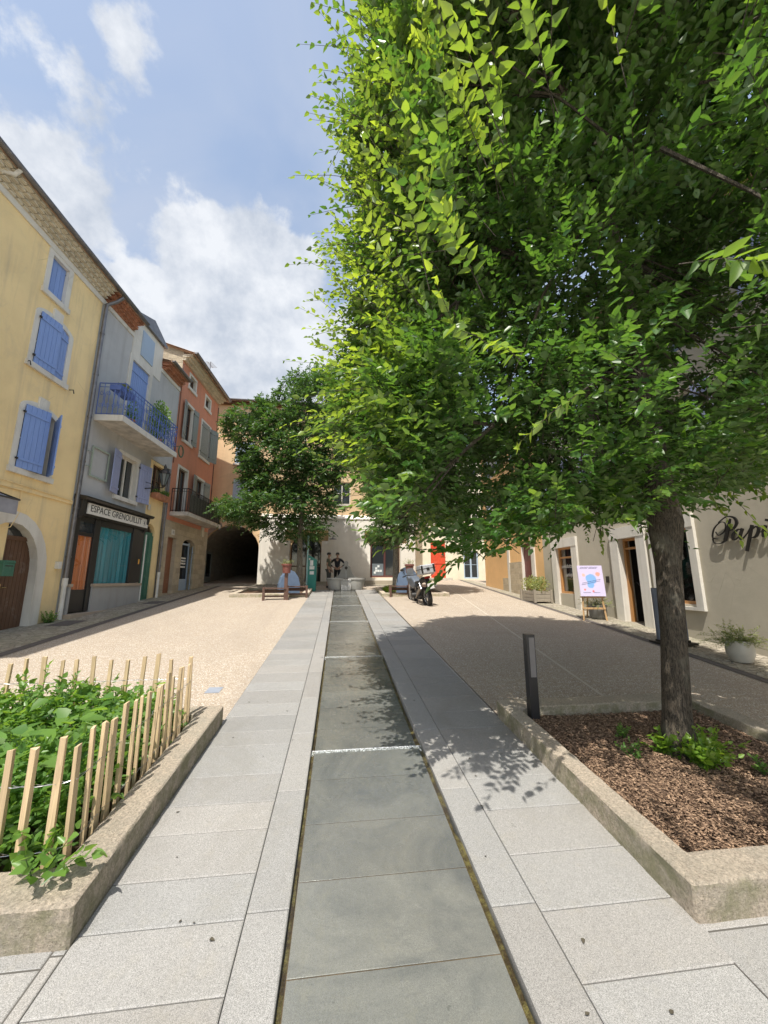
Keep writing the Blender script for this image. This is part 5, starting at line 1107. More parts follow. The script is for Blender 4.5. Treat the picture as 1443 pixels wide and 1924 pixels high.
# plants in the left bed
from mathutils import noise as mnoise
def ground_plants():
    n = 9000; P = np.stack([rng.uniform(-6.2, -1.50, n), rng.uniform(2.47, 4.16, n)], 1)
    H = np.array([.27+.34*max(0, mnoise.noise(Vector((p[0]*1.3, p[1]*1.6, 1)))+.35)+.05*mnoise.noise(Vector((p[0]*6, p[1]*6, 3))) for p in P]); zz = S*P[:, 1]+.07
    edge = np.minimum(1, np.minimum((-1.46-P[:, 0])/.25, (P[:, 1]-2.44)/.25)); H = H*(.45+.55*np.clip(edge, 0, 1))
    base = np.stack([P[:, 0], P[:, 1], zz+H*rng.random(n)*.9], 1); D = unit(np.stack([rng.normal(size=n)*.6, rng.normal(size=n)*.6, .35+rng.random(n)], 1)); big = rng.random(n) < .12
    B, DD, NN, SZ, T, tips = twigs(base, D, .17, 7, .052, .15, .7, .35)
    o = leaves_mesh('ground_plants', B, DD, NN, SZ, T, PLANTL, wid=1.15); tag(o, 'dense bright green leafy plants filling the fenced bed', 'plants', kind='stuff')
    n2 = 420; P = np.stack([rng.uniform(-6, -1.55, n2), rng.uniform(2.5, 4.1, n2)], 1); H = np.array([.32+.30*max(0, mnoise.noise(Vector((p[0]*1.3, p[1]*1.6, 1)))+.4) for p in P]); B = np.stack([P[:, 0], P[:, 1], S*P[:, 1]+.07+H*(.8+.4*rng.random(n2))], 1)
    a = rng.random(n2)*6.28; DD = np.stack([np.cos(a), np.sin(a), rng.normal(size=n2)*.25], 1)
    o = leaves_mesh('broad_leaves', B, DD, unit(np.array([0, 0, 1.])+rng.normal(size=(n2, 3))*.35), .07+.07*rng.random(n2), np.stack([rng.random(n2), rng.random(n2)*.3], 1), PLANTL, wid=1.5); tag(o, 'broad rounded leaves rising above the fine plants in the fenced bed', 'plants', kind='stuff')
ground_plants()
def sprig(name, label, cat, at, n, h, size, mat, spread=.5, nl=10, wid=1.2, group=None, tip=.4):
    t = thing(name, label, cat, at, group=group); P = np.array([at]*n)+rng.normal(size=(n, 3))*np.array([.03, .03, .0]); D = unit(np.stack([rng.normal(size=n)*spread, rng.normal(size=n)*spread, np.ones(n)], 1))
    B, DD, NN, SZ, T, tips = twigs(P, D, h, nl, size, .3, .6, tip); leaves_mesh('foliage', B, DD, NN, SZ, T, mat, t, wid=wid); mb = MB(); stems_into(mb, P, tips, .004); mb.build('stems', mat, t); return t
q = gp(75, 1655, .20); sprig('spilling_plant', 'broad-leaved plant spilling over the kerb at the near corner of the fence', 'plant', (q.x, q.y, q.z+.02), 7, .20, .075, PLANTL, 1.0, 6, 1.35)
q = aty(70, 1300, 3.9); sprig('tall_weed', 'tall leafy shoot rising above the back row of pickets', 'plant', (q.x, q.y, gz(3.9)+.3), 5, .55, .06, PLANTL, .18, 14)
q = aty(125, 1290, 3.9); sprig('tall_weed', 'shorter leafy shoot just right of the tallest shoot in the fenced bed', 'plant', (q.x, q.y, gz(3.9)+.3), 4, .38, .06, PLANTL, .22, 12)
# suckers at the foot of the big tree and small weeds
for (dx, dy, n, h) in ((0, 0, 0, 0),): pass
TB = gp(1295, 1432, .1); TBX, TBY = 3.0, 3.25
for k, (dx, dy, n, h, lab) in enumerate(((-.02, -.22, 34, .26, 'bright green sucker shoots in front of the tree trunk'), (.16, -.12, 26, .30, 'bright green sucker shoots on the right side of the tree trunk'), (-.17, -.02, 14, .24, 'bright green sucker shoots on the left side of the tree trunk'))):
    sprig('sucker_shoots', lab, 'shoots', (TBX+dx, TBY+dy, gz(3.1)+.08), n, h, .055, SUCK, .55, 9, group='suckers at the foot of the big tree')
for k, (px_, py_, lab) in enumerate(((1165, 1385, 'thin pale weed at the back of the bark bed'), (1190, 1420, 'low dark weed in the middle of the bark bed'), (1440, 1455, 'small weed right of the trunk in the bark bed'))):
    q = gp(px_, py_, .09); sprig('weed', lab, 'weed', tuple(q), 9, .16, .03, PLANTL, .5, 8)

# picket fence: one thing
pf = thing('picket_fence', 'low chestnut paling fence tied with wire around the green bed', 'fence', (-1.5, 2.5, gz(2.5)))
pk = []
y = 2.50
while y < 4.15: pk.append((-1.42+random.uniform(-.008, .008), y)); y += random.uniform(.085, .125)
x = -1.50; 
while x > -3.6: pk.append((x, 2.46+random.uniform(-.01, .01))); x -= random.uniform(.11, .15)
x = -1.47
while x > -5.6: pk.append((x, 4.17+random.uniform(-.01, .01))); x -= random.uniform(.13, .165)
for i, (x, y) in enumerate(pk[:100]):
    h = random.uniform(.66, .74); wv = random.uniform(.013, .020); td = random.uniform(.010, .013); mb = MB(); side = x > -1.45; zb_ = gz(y)+.03
    a = random.uniform(-.3, .3)+(R(90) if side else 0); lean = (random.uniform(-.03, .03), random.uniform(-.025, .025)); ca, sa = math.cos(a), math.sin(a)
    def pt(u, v, z): return (x+u*ca-v*sa+lean[0]*z, y+u*sa+v*ca+lean[1]*z, zb_+z)
    w2_ = wv*random.uniform(.8, 1.05); vs = [pt(-wv, -td, 0), pt(wv, -td, 0), pt(wv, td, 0), pt(-wv, td, 0), pt(-wv, -td, h*.5), pt(wv*.95, -td, h*.5), pt(wv, td, h*.5), pt(-wv, td, h*.5), pt(-w2_, -td, h), pt(w2_, -td*.8, h-random.uniform(-.01, .015)), pt(w2_, td, h), pt(-w2_, td, h-.006)]
    mb.add(vs, [(0, 3, 2, 1), (8, 9, 10, 11)]+[(i_, (i_+1) % 4, 4+(i_+1) % 4, 4+i_) for i_ in range(4)]+[(4+i_, 4+(i_+1) % 4, 8+(i_+1) % 4, 8+i_) for i_ in range(4)]); mb.build('picket', PINE, pf, bevel=.0015)
WIRE = plain('galvanised_wire', (.5, .5, .5), .35, metal=.9)
def order(ps, key): return sorted(ps, key=key)
sidep = order([p for p in pk if p[0] > -1.45], lambda p: -p[1]); frontp = order([p for p in pk if p[1] < 2.49 and p[0] < -1.45], lambda p: -p[0]); backp = order([p for p in pk if p[1] > 4.1 and p[0] < -1.45], lambda p: -p[0])
for hgt in (.18, .50):
    mb = MB()
    for run_ in (sidep+frontp, backp):
        for ph in (0, math.pi):
            pts = []
            for (xa, ya), (xb, yb) in zip(run_, run_[1:]):
                tv = Vector((xb-xa, yb-ya, 0)); nv = Vector((-tv.y, tv.x, 0)).normalized()
                for k in range(4):
                    t = k/4; p = Vector((xa, ya, gz(ya)+.03+hgt))+tv*t; amp = .014 if k == 0 else .004; sg_ = 1 if ph == 0 else -1; pts.append(p+nv*amp*sg_+Vector((0, 0, .004*sg_*math.sin(k*math.pi/2)-.008*math.sin(t*math.pi))))
            mb.tube(pts, .0018, 4)
    mb.build('wire', WIRE, pf)

# ------------------------------------------------------------------ bollard light
bl = thing('bollard_light', 'square black bollard light with a pale side panel at the planter corner', 'bollard', (2.06, 4.0, gz(4)), R(-4))
mb = MB(); mb.box(-.046, .046, -.05, .05, -.05, .93); mb.build('post', plain('black_steel', (.018, .018, .02), .35), bl, local=True, bevel=.004)
mb = MB(); mb.box(-.022, .036, -.0535, -.0505, .50, .90); mb.build('light_panel', plain('frosted_panel', (.17, .16, .16), .3), bl, local=True)
mb = MB()
for z in (.56, .72, .88): mb.box(-.049, -.0465, -.01, .01, z-.008, z+.008)
mb.build('screws', IRON, bl, local=True)

# ------------------------------------------------------------------ trees
def inside(P, ells):
    r = np.full(len(P), 9.0)
    for c, s_ in ells: r = np.minimum(r, np.linalg.norm((P-np.array(c))/np.array(s_), axis=1))
    return r
def nz(P, k, seed=0): return np.array([mnoise.noise(Vector((float(p[0])*k+seed, float(p[1])*k, float(p[2])*k))) for p in P])
def crown(name, label, cat, base, trunk_pts, trunk_r, ells, ntw, tw_len, nl, size, mat, bark, inner=.3, clump=.9, thresh=-.1, nlimbs=12, stems=True, droop=.2, tip=.5, up=.55, group=None, nearfac=None, flat=0, holes=None, shoots=0):
    t = thing(name, label, cat, base, group=group); mb = MB()
    mb.tube(trunk_pts, trunk_r, 16); head = Vector(trunk_pts[-2]); 
    lo = np.min([np.array(c)-np.array(s_) for c, s_ in ells], 0); hi = np.max([np.array(c)+np.array(s_) for c, s_ in ells], 0)
    lim = []
    for k in range(nlimbs):
        for _ in range(60):
            p = rng.uniform(lo, hi); 
            if .45 < inside(p[None], ells)[0] < .8: break
        tgt = Vector(p); st = Vector(trunk_pts[-2 if k % 3 else -1]); mid = st.lerp(tgt, .45)+Vector((0, 0, .12*(tgt-st).length))
        pts = [st, st.lerp(mid, .5)+Vector((random.uniform(-.08, .08), random.uniform(-.08, .08), .05)), mid, mid.lerp(tgt, .5), tgt]; r0 = trunk_r[-1]*.38; mb.tube(pts, [r0, r0*.8, r0*.55, r0*.35, r0*.15], 6, caps=False); lim += pts[1:]
    LP = np.array([tuple(p) for p in lim])
    P = np.zeros((0, 3))
    while len(P) < ntw:
        q = rng.uniform(lo, hi, (ntw*3, 3)); r = inside(q, ells); keep = (r < 1)&(r > inner)&(rng.random(len(q)) < .25+.75*r**2)
        q = q[keep]; q = q[:ntw*2]
        if shoots: q = q[inside(q, ells)+.42*nz(q, .75, 21) < .93]
        v = nz(q, clump, 11); v2 = nz(q, clump*2.7, 5); q = q[(v+.5*v2) > thresh-.0]; P = np.concatenate([P, q])
        if nearfac is not None: P = P[nearfac(P)]
    if holes: P = P[inside(P, holes) > 1]; P = P[(P[:, 1] > 2.5)|(rng.random(len(P)) < .30)|(P[:, 2] > 7)]
    P = P[:ntw]; C = np.array(ells[0][0]); ctr = np.stack([np.full(len(P), C[0]), np.full(len(P), C[1]), np.minimum(P[:, 2], C[2])], 1)
    outw = unit(P-ctr); 
    if flat: outw[:, 2] *= .3
    D = unit(outw*.9+np.array([0, 0, up])+rng.normal(size=P.shape)*.45)
    rr = inside(P, ells); B, DD, NN, SZ, T, tips = twigs(P, D, tw_len, nl, size, droop, .55, None)
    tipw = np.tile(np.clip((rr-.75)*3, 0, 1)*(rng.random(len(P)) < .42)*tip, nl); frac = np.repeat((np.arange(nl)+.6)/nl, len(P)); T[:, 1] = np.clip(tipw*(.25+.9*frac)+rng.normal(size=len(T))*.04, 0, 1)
    SZ = SZ*(1+.35*np.clip((B[:, 2]-6.2)/2, 0, 1)) if shoots else SZ  # high leaves enlarged so the upper crown shades the foliage below more
    if shoots:
        q = rng.uniform(lo, hi, (shoots*60, 3)); ri = inside(q, ells); cam_side = (q[:, 1] < 3.6) | (q[:, 0] < 1.2) | (q[:, 2] < 3)
        q = q[(ri > .80)&(ri < .99)&cam_side&(q[:, 2] > 2.5)]; q = q[nearfac(q)]
        q = q[(q[:, 2] > 3.2)|(rng.random(len(q)) < .22)]; q = q[inside(q, holes) > .9][:shoots] if holes else q[:shoots]
        ou = unit(q-np.array([C[0], C[1], 4.5])); low = (q[:, 2] < 3.3)[:, None]; d2 = unit(ou*.8+np.where(low, np.array([0, 0, .05]), np.array([0, 0, .95]))+rng.normal(size=q.shape)*.25)
        n_ = 14; b2, dd2, nn2, sz2, t2, tp2 = twigs(q-d2*.1, d2, .66, n_, .100, .14, .55, None, 1.1); br = np.tile(.25+.75*rng.random(len(q)), n_); fr2 = np.repeat((np.arange(n_)+.6)/n_, len(q)); t2[:, 1] = np.clip(br*(.25+.75*fr2), 0, 1)
        qe = rng.uniform(lo, hi, (shoots*80, 3)); re_ = inside(qe, ells); qe = qe[(re_ > .86)&(re_ < 1.0)&(qe[:, 0] < 1.1)&(qe[:, 2] > 2.6)&(qe[:, 2] < 8.5)&(qe[:, 1] > 2.7)]; qe = qe[nearfac(qe)][:220]
        de = unit(np.array([-1.0, -.15, .35])+rng.normal(size=qe.shape)*.32); b3, dd3, nn3, sz3, t3, tp3 = twigs(qe, de, .74, 12, .080, .22, .5, None); t3[:, 1] = np.clip(np.tile(.6*rng.random(len(qe)), 12), 0, 1)
        b2 = np.concatenate([b2, b3]); dd2 = np.concatenate([dd2, dd3]); nn2 = np.concatenate([nn2, nn3]); sz2 = np.concatenate([sz2, sz3]); t2 = np.concatenate([t2, t3]); P = np.concatenate([qe, P]); D = np.concatenate([de, D]); tips = np.concatenate([tp3, tips])
        B = np.concatenate([B, b2]); DD = np.concatenate([DD, dd2]); NN = np.concatenate([NN, nn2]); SZ = np.concatenate([SZ, sz2]); T = np.concatenate([T, t2])
        P = np.concatenate([q-d2*.1, P]); D = np.concatenate([d2, D]); tips = np.concatenate([tp2, tips])
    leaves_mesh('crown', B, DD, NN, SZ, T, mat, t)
    # secondary branches from the limbs to groups of twigs
    for k in range(0, len(P), max(1, len(P)//260)):
        j = np.argmin(np.linalg.norm(LP-P[k], axis=1)+.6*np.linalg.norm(LP-np.array(head), axis=1)); a, b = Vector(LP[j]), Vector(P[k]); m_ = a.lerp(b, .5)+Vector((0, 0, .05)); mb.tube([a, m_, b], [.018, .011, .005], 4, caps=False)
    mb.build('trunk', bark, t, smooth=True)
    if stems:
        sm = MB(); sel = rng.permutation(len(P))[:stems] if stems is not True else range(len(P))
        ns_ = min(len(P), shoots+220); sel = list(range(ns_))+[i for i in sel if i >= ns_]
        for i in sel:
            a = P[i]; b = tips[i]; mid = (a+b)/2+np.array([0, 0, .02]); sm.tube([a-D[i]*.12, mid, b], [.004, .003, .0012], 3, caps=False)
        if flat: mb2 = None
        else: sm.build('twigs', bark, t, rec=False)
    return t
hz = gz(TBY)
MAIN = [((2.9, 4.2, 5.9), (2.8, 3.2, 4.2)), ((2.55, 3.9, 3.5), (2.35, 2.7, 1.35)), ((2.3, 2.7, 4.1), (1.9, 2.1, 1.6)), ((4.0, 2.9, 4.6), (1.6, 1.9, 1.5)), ((2.9, 3.9, 8.4), (2.9, 3.0, 2.4)), ((1.3, 5.0, 4.6), (1.35, 2.0, 2.0)), ((4.6, 4.6, 4.4), (1.5, 1.8, 1.5)), ((1.55, 3.2, 2.75), (1.05, 1.1, .72)), ((1.05, 3.2, 2.4), (.75, .8, .5))]
HOLES = [(tuple(EYE+ray(1120, 330).normalized()*3.1), (.75, .9, 1.0)), (tuple(EYE+ray(1330, 420).normalized()*3.0), (.45, .6, .5)), (tuple(EYE+ray(1000, 60).normalized()*5.2), (.8, .9, .9)), (tuple(EYE+ray(820, 560).normalized()*3.4), (.4, .5, .35)), (tuple(EYE+ray(1250, 120).normalized()*3.6), (.5, .6, .6)), (tuple(EYE+ray(1400, 1010).normalized()*4.3), (.8, 1.0, .42)), (tuple(EYE+ray(1400, 1000).normalized()*5.4), (.9, 1.0, .45))]
camkeep = lambda P: (np.linalg.norm(P-np.array([0, 0, 1.8]), axis=1) > 1.45) & (P[:, 2] > np.where((P[:, 0] < 2.2)&(P[:, 1] > 2.3), 1.98, 2.35))
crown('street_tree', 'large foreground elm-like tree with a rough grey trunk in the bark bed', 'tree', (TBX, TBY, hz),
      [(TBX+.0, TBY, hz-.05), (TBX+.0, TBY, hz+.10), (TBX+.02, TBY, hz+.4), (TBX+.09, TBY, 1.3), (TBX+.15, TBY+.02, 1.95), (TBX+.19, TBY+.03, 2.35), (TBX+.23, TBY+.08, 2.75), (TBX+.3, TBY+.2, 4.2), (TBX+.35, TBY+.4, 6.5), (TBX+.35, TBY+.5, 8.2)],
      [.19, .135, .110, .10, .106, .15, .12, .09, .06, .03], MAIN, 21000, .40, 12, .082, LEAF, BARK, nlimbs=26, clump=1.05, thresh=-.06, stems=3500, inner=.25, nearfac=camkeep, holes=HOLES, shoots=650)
T2 = (-1.75, 17.5, gz(17.5)); z2 = T2[2]
ell2 = [((-2.35, 17.6, 7.6), (2.3, 2.0, 3.0)), ((-1.6, 17.5, 9.9), (1.7, 1.7, 2.2)), ((-3.2, 17.2, 4.9), (2.3, 1.9, .75)), ((-1.7, 17.6, 5.2), (1.7, 1.5, .8)), ((-3.9, 17.4, 9.0), (1.5, 1.4, 1.3)), ((-1.9, 17.4, 4.1), (1.4, 1.3, .5)), ((-.5, 17.8, 8.2), (1.2, 1.0, 1.8))]
crown('small_tree', 'slender young tree with layered crown behind the left benches', 'tree', T2, [T2, (T2[0]-.02, 17.5, z2+1), (T2[0]-.05, 17.5, z2+2.6), (T2[0]+.05, 17.5, 6.5), (T2[0], 17.5, 9.5)], [.17, .13, .11, .08, .03], ell2, 7000, .45, 10, .125, LEAF2, BARK2, nlimbs=16, clump=1.25, thresh=.03, stems=400, up=.25, droop=.3, tip=.35, flat=1, group='young trees flanking the fountain')
T3 = (2.5, 16.5, gz(16.5)); z3 = T3[2]
ell3 = [((3.6, 16.5, 6.9), (2.2, 1.9, 2.2)), ((3.2, 16.4, 4.6), (1.6, 1.6, .8)), ((3.6, 16.5, 5.3), (2.4, 1.9, 1.1)), ((2.2, 16.4, 3.75), (1.1, 1.1, .45))]
crown('small_tree', 'slender young tree with pale trunk behind the right bench', 'tree', T3, [T3, (T3[0]+.02, 16.5, z3+1), (T3[0]+.03, 16.5, z3+2.6), (T3[0]+.05, 16.5, 6.5), (T3[0]+.1, 16.5, 9.5)], [.16, .14, .11, .07, .03], ell3, 5200, .45, 10, .125, LEAF2, BARK2, nlimbs=14, clump=1.1, thresh=-.05, stems=300, up=.25, droop=.3, tip=.35, flat=1, group='young trees flanking the fountain')

# ------------------------------------------------------------------ upper planters, benches, flower posts, blue shells
kerb_ring('planter_kerb', 'low concrete edging around the young tree behind the left benches', [(-1.175, 15.4), (-1.175, 18.0), (-4.2, 18.0), (-4.2, 15.4)], [(-1.45, 15.6), (-1.45, 17.8), (-4.0, 17.8), (-4.0, 15.6)], .14, None)
kerb_ring('planter_kerb', 'low concrete edging with green plants around the young tree on the right of the fountain', [(1.76, 15.4), (1.76, 18.0), (4.6, 18.0), (4.6, 15.4)], [(1.96, 15.6), (1.96, 17.8), (4.4, 17.8), (4.4, 15.6)], .14, None)
bed('soil', -3.99, -1.46, 15.61, 17.79, .05, MULCH, .02, 24); bed('soil', 1.97, 4.39, 15.61, 17.79, .05, MULCH, .02, 24)
t = thing('low_plants', 'patch of fresh green plants in the planter right of the fountain', 'plants', (2.1, 17, gz(17))); leaf_clump('foliage', (2.35, 16.9, gz(17)+.12), (.35, .8, .14), 900, .07, SUCK, t)
def bench(label, x, y, rz, w_=.85):
    t = thing('bench', label, 'bench', (x, y, gz(y)), rz, group='small dark wooden benches beside the flower posts')
    mb = MB(); 
    for k in range(3): mb.box(-w_/2, w_/2, -.17+.12*k, -.07+.12*k, .40, .44)
    mb.build('seat', REDWOOD, t, local=True)
    for sx in (-1, 1):
        for sy in (-1, 1):
            mb = MB(); mb.box(sx*w_/2-.04, sx*w_/2+.04, sy*.16-.035, sy*.16+.035, -.03, .46); mb.build('leg', REDWOOD, t, local=True)
    mb = MB(); mb.box(-w_/2+.04, w_/2-.04, -.02, .02, .10, .16); mb.box(-w_/2+.04, w_/2-.04, .14, .17, .25, .37); mb.build('stretcher', REDWOOD, t, local=True)
    return t
q1 = gp(517, 1127); q2 = gp(557, 1123); q3 = gp(751, 1121); q4 = gp(782, 1121)
bench('dark wooden bench left of the left flower post', q1.x, q1.y, R(8)); bench('dark wooden bench right of the left flower post, near the path', q2.x, q2.y+.1, R(4), .75)
bench('dark wooden bench in front of the right blue shells', q3.x, q3.y, R(-2), .78); bench('dark wooden bench half hidden behind the motorcycle', q4.x+.1, q4.y+.1, R(-2), .8)
def post(label, px_, py_, zt_):
    q = gp(px_, py_); t = thing('flower_post', label, 'flower post', (q.x, q.y, q.z), group='reddish posts carrying a flower pot')
    mb = MB(); mb.box(-.06, .06, -.06, .06, -.05, zt_); mb.build('post', REDWOOD, t, local=True, bevel=.008)
    mb = MB(); mb.lathe([(.0, zt_), (.14, zt_), (.17, zt_+.28), (.20, zt_+.29), (.20, zt_+.35), (.17, zt_+.35), (.16, zt_+.30), (0, zt_+.30)], n=16); mb.build('pot', plain('plum_pot', (.20, .075, .06), .5), t, local=True, smooth=True)
    n = 110; P = rng.normal(size=(n, 3))*np.array([.07, .07, .02])+np.array([q.x, q.y, q.z+zt_+.33]); D = unit(rng.normal(size=(n, 3))*.5+np.array([0, 0, 1.])); B, DD, NN, SZ, T, tp_ = twigs(P[:36], D[:36], .26, 6, .04, .3, .6, .8); leaves_mesh('plant', B, DD, NN, SZ, T, GREYL, t)
    return t
post('reddish post with a flower pot on top between the two left benches', 536, 1127, .98); post('reddish post with a flower pot on top beside the motorcycle', 770, 1124, .98)
SHELL = plain('blue_grey_panel_paint', (.125, .18, .27), .5, .1)
def shell(label, x, y, rz, h, w_, group):
    t = thing('curved_shell', label, 'play shell', (x, y, gz(y)), rz, group=group)
    prof = [(-w_/2, 0), (w_/2, 0), (w_/2*.98, h*.45), (w_/2*.8, h*.72), (w_/2*.45, h*.92), (0, h), (-w_/2*.45, h*.92), (-w_/2*.8, h*.72), (-w_/2*.98, h*.45)]
    mb = MB(); n = len(prof); 
    for d in (0, .34):
        pass
    k = [(x_*1, z_) for x_, z_ in prof]; mb.prism_sz(k, -.02, .02); mb.build('front_panel', SHELL, t, local=True, bevel=.01)
    mb = MB(); inn = [(x_*.9, z_*.94) for x_, z_ in prof]
    for i in range(1, n):
        a_, b_ = prof[i], prof[(i+1) % n]; c_, d_ = inn[i], inn[(i+1) % n]
        if (i+1) % n == 1: continue
        mb.prism_sz([a_, b_, d_, c_], .02, .36)
    mb.build('hood', SHELL, t, local=True)
    return t
q = aty(549, 1108, 15.8); shell('blue-grey pointed shell behind the left flower post', q.x-.1, 15.75, R(20), 1.05, .85, 'blue-grey shells behind the benches'); q = aty(757, 1108, 16.1)
shell('blue-grey pointed shell behind the right bench', q.x+.15, 15.85, R(-18), 1.22, .95, 'blue-grey shells behind the benches')
# green information totem
q = gp(585, 1107); tt = thing('information_totem', 'tall teal information panel with pasted white notices left of the fountain', 'information panel', (q.x, 17.7, gz(17.7)), R(-6)); TEAL = plain('teal_panel', (.02, .21, .17), .4)
mb = MB(); mb.prism_sz([(-.12, 0), (.26, 0), (.28, 1.42), (-.12, 1.66)], -.06, .06); mb.build('panel', TEAL, tt, local=True, bevel=.01); mb = MB(); mb.box(-.19, -.125, -.05, .05, 0, 2.55); mb.build('mast', plain('pale_teal_edge', (.30, .50, .48), .4), tt, local=True)
mb = MB()
for (x0, x1, z0, z1) in ((-.03, .12, 1.15, 1.4), (-.05, .18, .98, 1.13), (-.03, .16, .75, .9), (-.09, -.02, 1.42, 1.5)): mb.box(x0, x1, -.066, -.061, z0, z1)
mb.build('notice', pm_, tt, local=True)

# ------------------------------------------------------------------ fountain
FX, FY = .37, 18.55; fz = gz(18.3); fo = thing('fountain', 'old carved stone fountain with rounded trough basins and a scrolled back piece', 'fountain', (FX, FY, fz)); FST = stucco('fountain_stone', (.40, .395, .37), (.24, .23, .19), .5, 0, .5)
mb = MB()
def bowl(cx, cy, rx_, ry_): mb.lathe([(.72, 0), (.82, .10), (.93, .32), (.97, .46), (1.05, .48), (1.05, .56), (.93, .56), (.90, .46), (0, .46)], (cx, cy, fz), 24, rx_, ry_)
bowl(-.15+.02, 18.45, .43, .42); bowl(.86, 18.45, .43, .42); mb.box(.14, .60, 18.16, 18.85, fz-.02, fz+.44); mb.box(.10, .64, 18.11, 18.20, fz+.44, fz+.50); mb.build('basin', FST, fo, smooth=True)
prof = [(-.55, 0), (.55, 0), (.55, .10), (.42, .14), (.32, .26), (.26, .44), (.20, .60), (.10, .68), (.09, .74), (.11, .80), (.07, .87), (0, .90), (-.07, .87), (-.11, .80), (-.09, .74), (-.10, .68), (-.20, .60), (-.26, .44), (-.32, .26), (-.42, .14), (-.55, .10)]
mb = MB(); mb.prism_sz([(FX+x*1.0, fz+.5+z) for x, z in prof], 18.85, 19.08); mb.box(FX-.6, FX+.6, 18.82, 19.12, fz, fz+.5); mb.build('back_piece', FST, fo, bevel=.02)
mb = MB(); mb.lathe([(.075, 0), (.075, .03), (.0, .035)], (0, 0, 0), 12); mb.v = [Vector((FX+v.x, 18.84-v.z, fz+1.05+v.y)) for v in mb.v]; mb.build('spout', IRON, fo)
mb = MB(); mb.tube([(FX, 18.82, fz+.95), (FX, 18.70, fz+.93), (FX, 18.62, fz+.75), (FX, 18.58, fz+.5)], [.016, .014, .012, .014], 8, caps=False); mb.build('spout_water', FOAM, fo, smooth=True); mb = MB()
for k in range(6):
    x = .17+.075*k; mb.tube([(x, 18.12, fz+.50), (x, 18.05, fz+.46), (x+random.uniform(-.01, .01), 18.02, fz+.2), (x, 18.0, fz-.02)], random.uniform(.006, .012), 5, caps=False)
mb.build('falling_water', FOAM, fo, smooth=True)
mb = MB(); mb.lathe([(.38, .50), (0, .502)], (-.13, 18.45, fz), 20); mb.lathe([(.38, .50), (0, .502)], (.86, 18.45, fz), 20); mb.build('basin_water', WATER, fo)

# ------------------------------------------------------------------ people
SKIN = plain('skin', (.42, .25, .17), .55, .05); HAIR = plain('dark_hair', (.02, .015, .012), .5); SHIRT = plain('olive_tshirt', (.10, .10, .065), .85); TROU = plain('dark_shorts', (.08, .08, .07), .85)
BSH = Mt('black_patterned_shirt'); BSH.col(BSH.mix(BSH.mr(BSH.noise(40, 2, .5), .62, .66), (.012, .012, .016), (.16, .15, .16))); BSH.rough(.8)
def skin_mesh(name, joints, edges, mat, parent, root=0, sub=2):
    me = bpy.data.meshes.new(name); me.from_pydata([j[0] for j in joints], edges, []); o = bpy.data.objects.new(name, me); col.objects.link(o); o.parent = parent
    o.modifiers.new('skin', 'SKIN'); sv = me.skin_vertices[0].data if me.skin_vertices else None
    if sv is None:
        bpy.context.view_layer.objects.active = o; bpy.ops.object.mode_set(mode='OBJECT'); sv = me.skin_vertices[0].data
    for i, j in enumerate(joints): r = j[1]; sv[i].radius = r if isinstance(r, tuple) else (r, r); sv[i].use_root = (i == root)
    m = o.modifiers.new('sub', 'SUBSURF'); m.levels = sub; m.render_levels = sub; me.materials.append(mat); 
    bpy.context.view_layer.update(); me2 = bpy.data.meshes.new_from_object(o.evaluated_get(bpy.context.evaluated_depsgraph_get())); bpy.data.objects.remove(o)
    me2.materials.clear(); me2.materials.append(mat)
    for p in me2.polygons: p.use_smooth = True
    o2 = bpy.data.objects.new(name, me2); col.objects.link(o2); o2.parent = parent; return o2
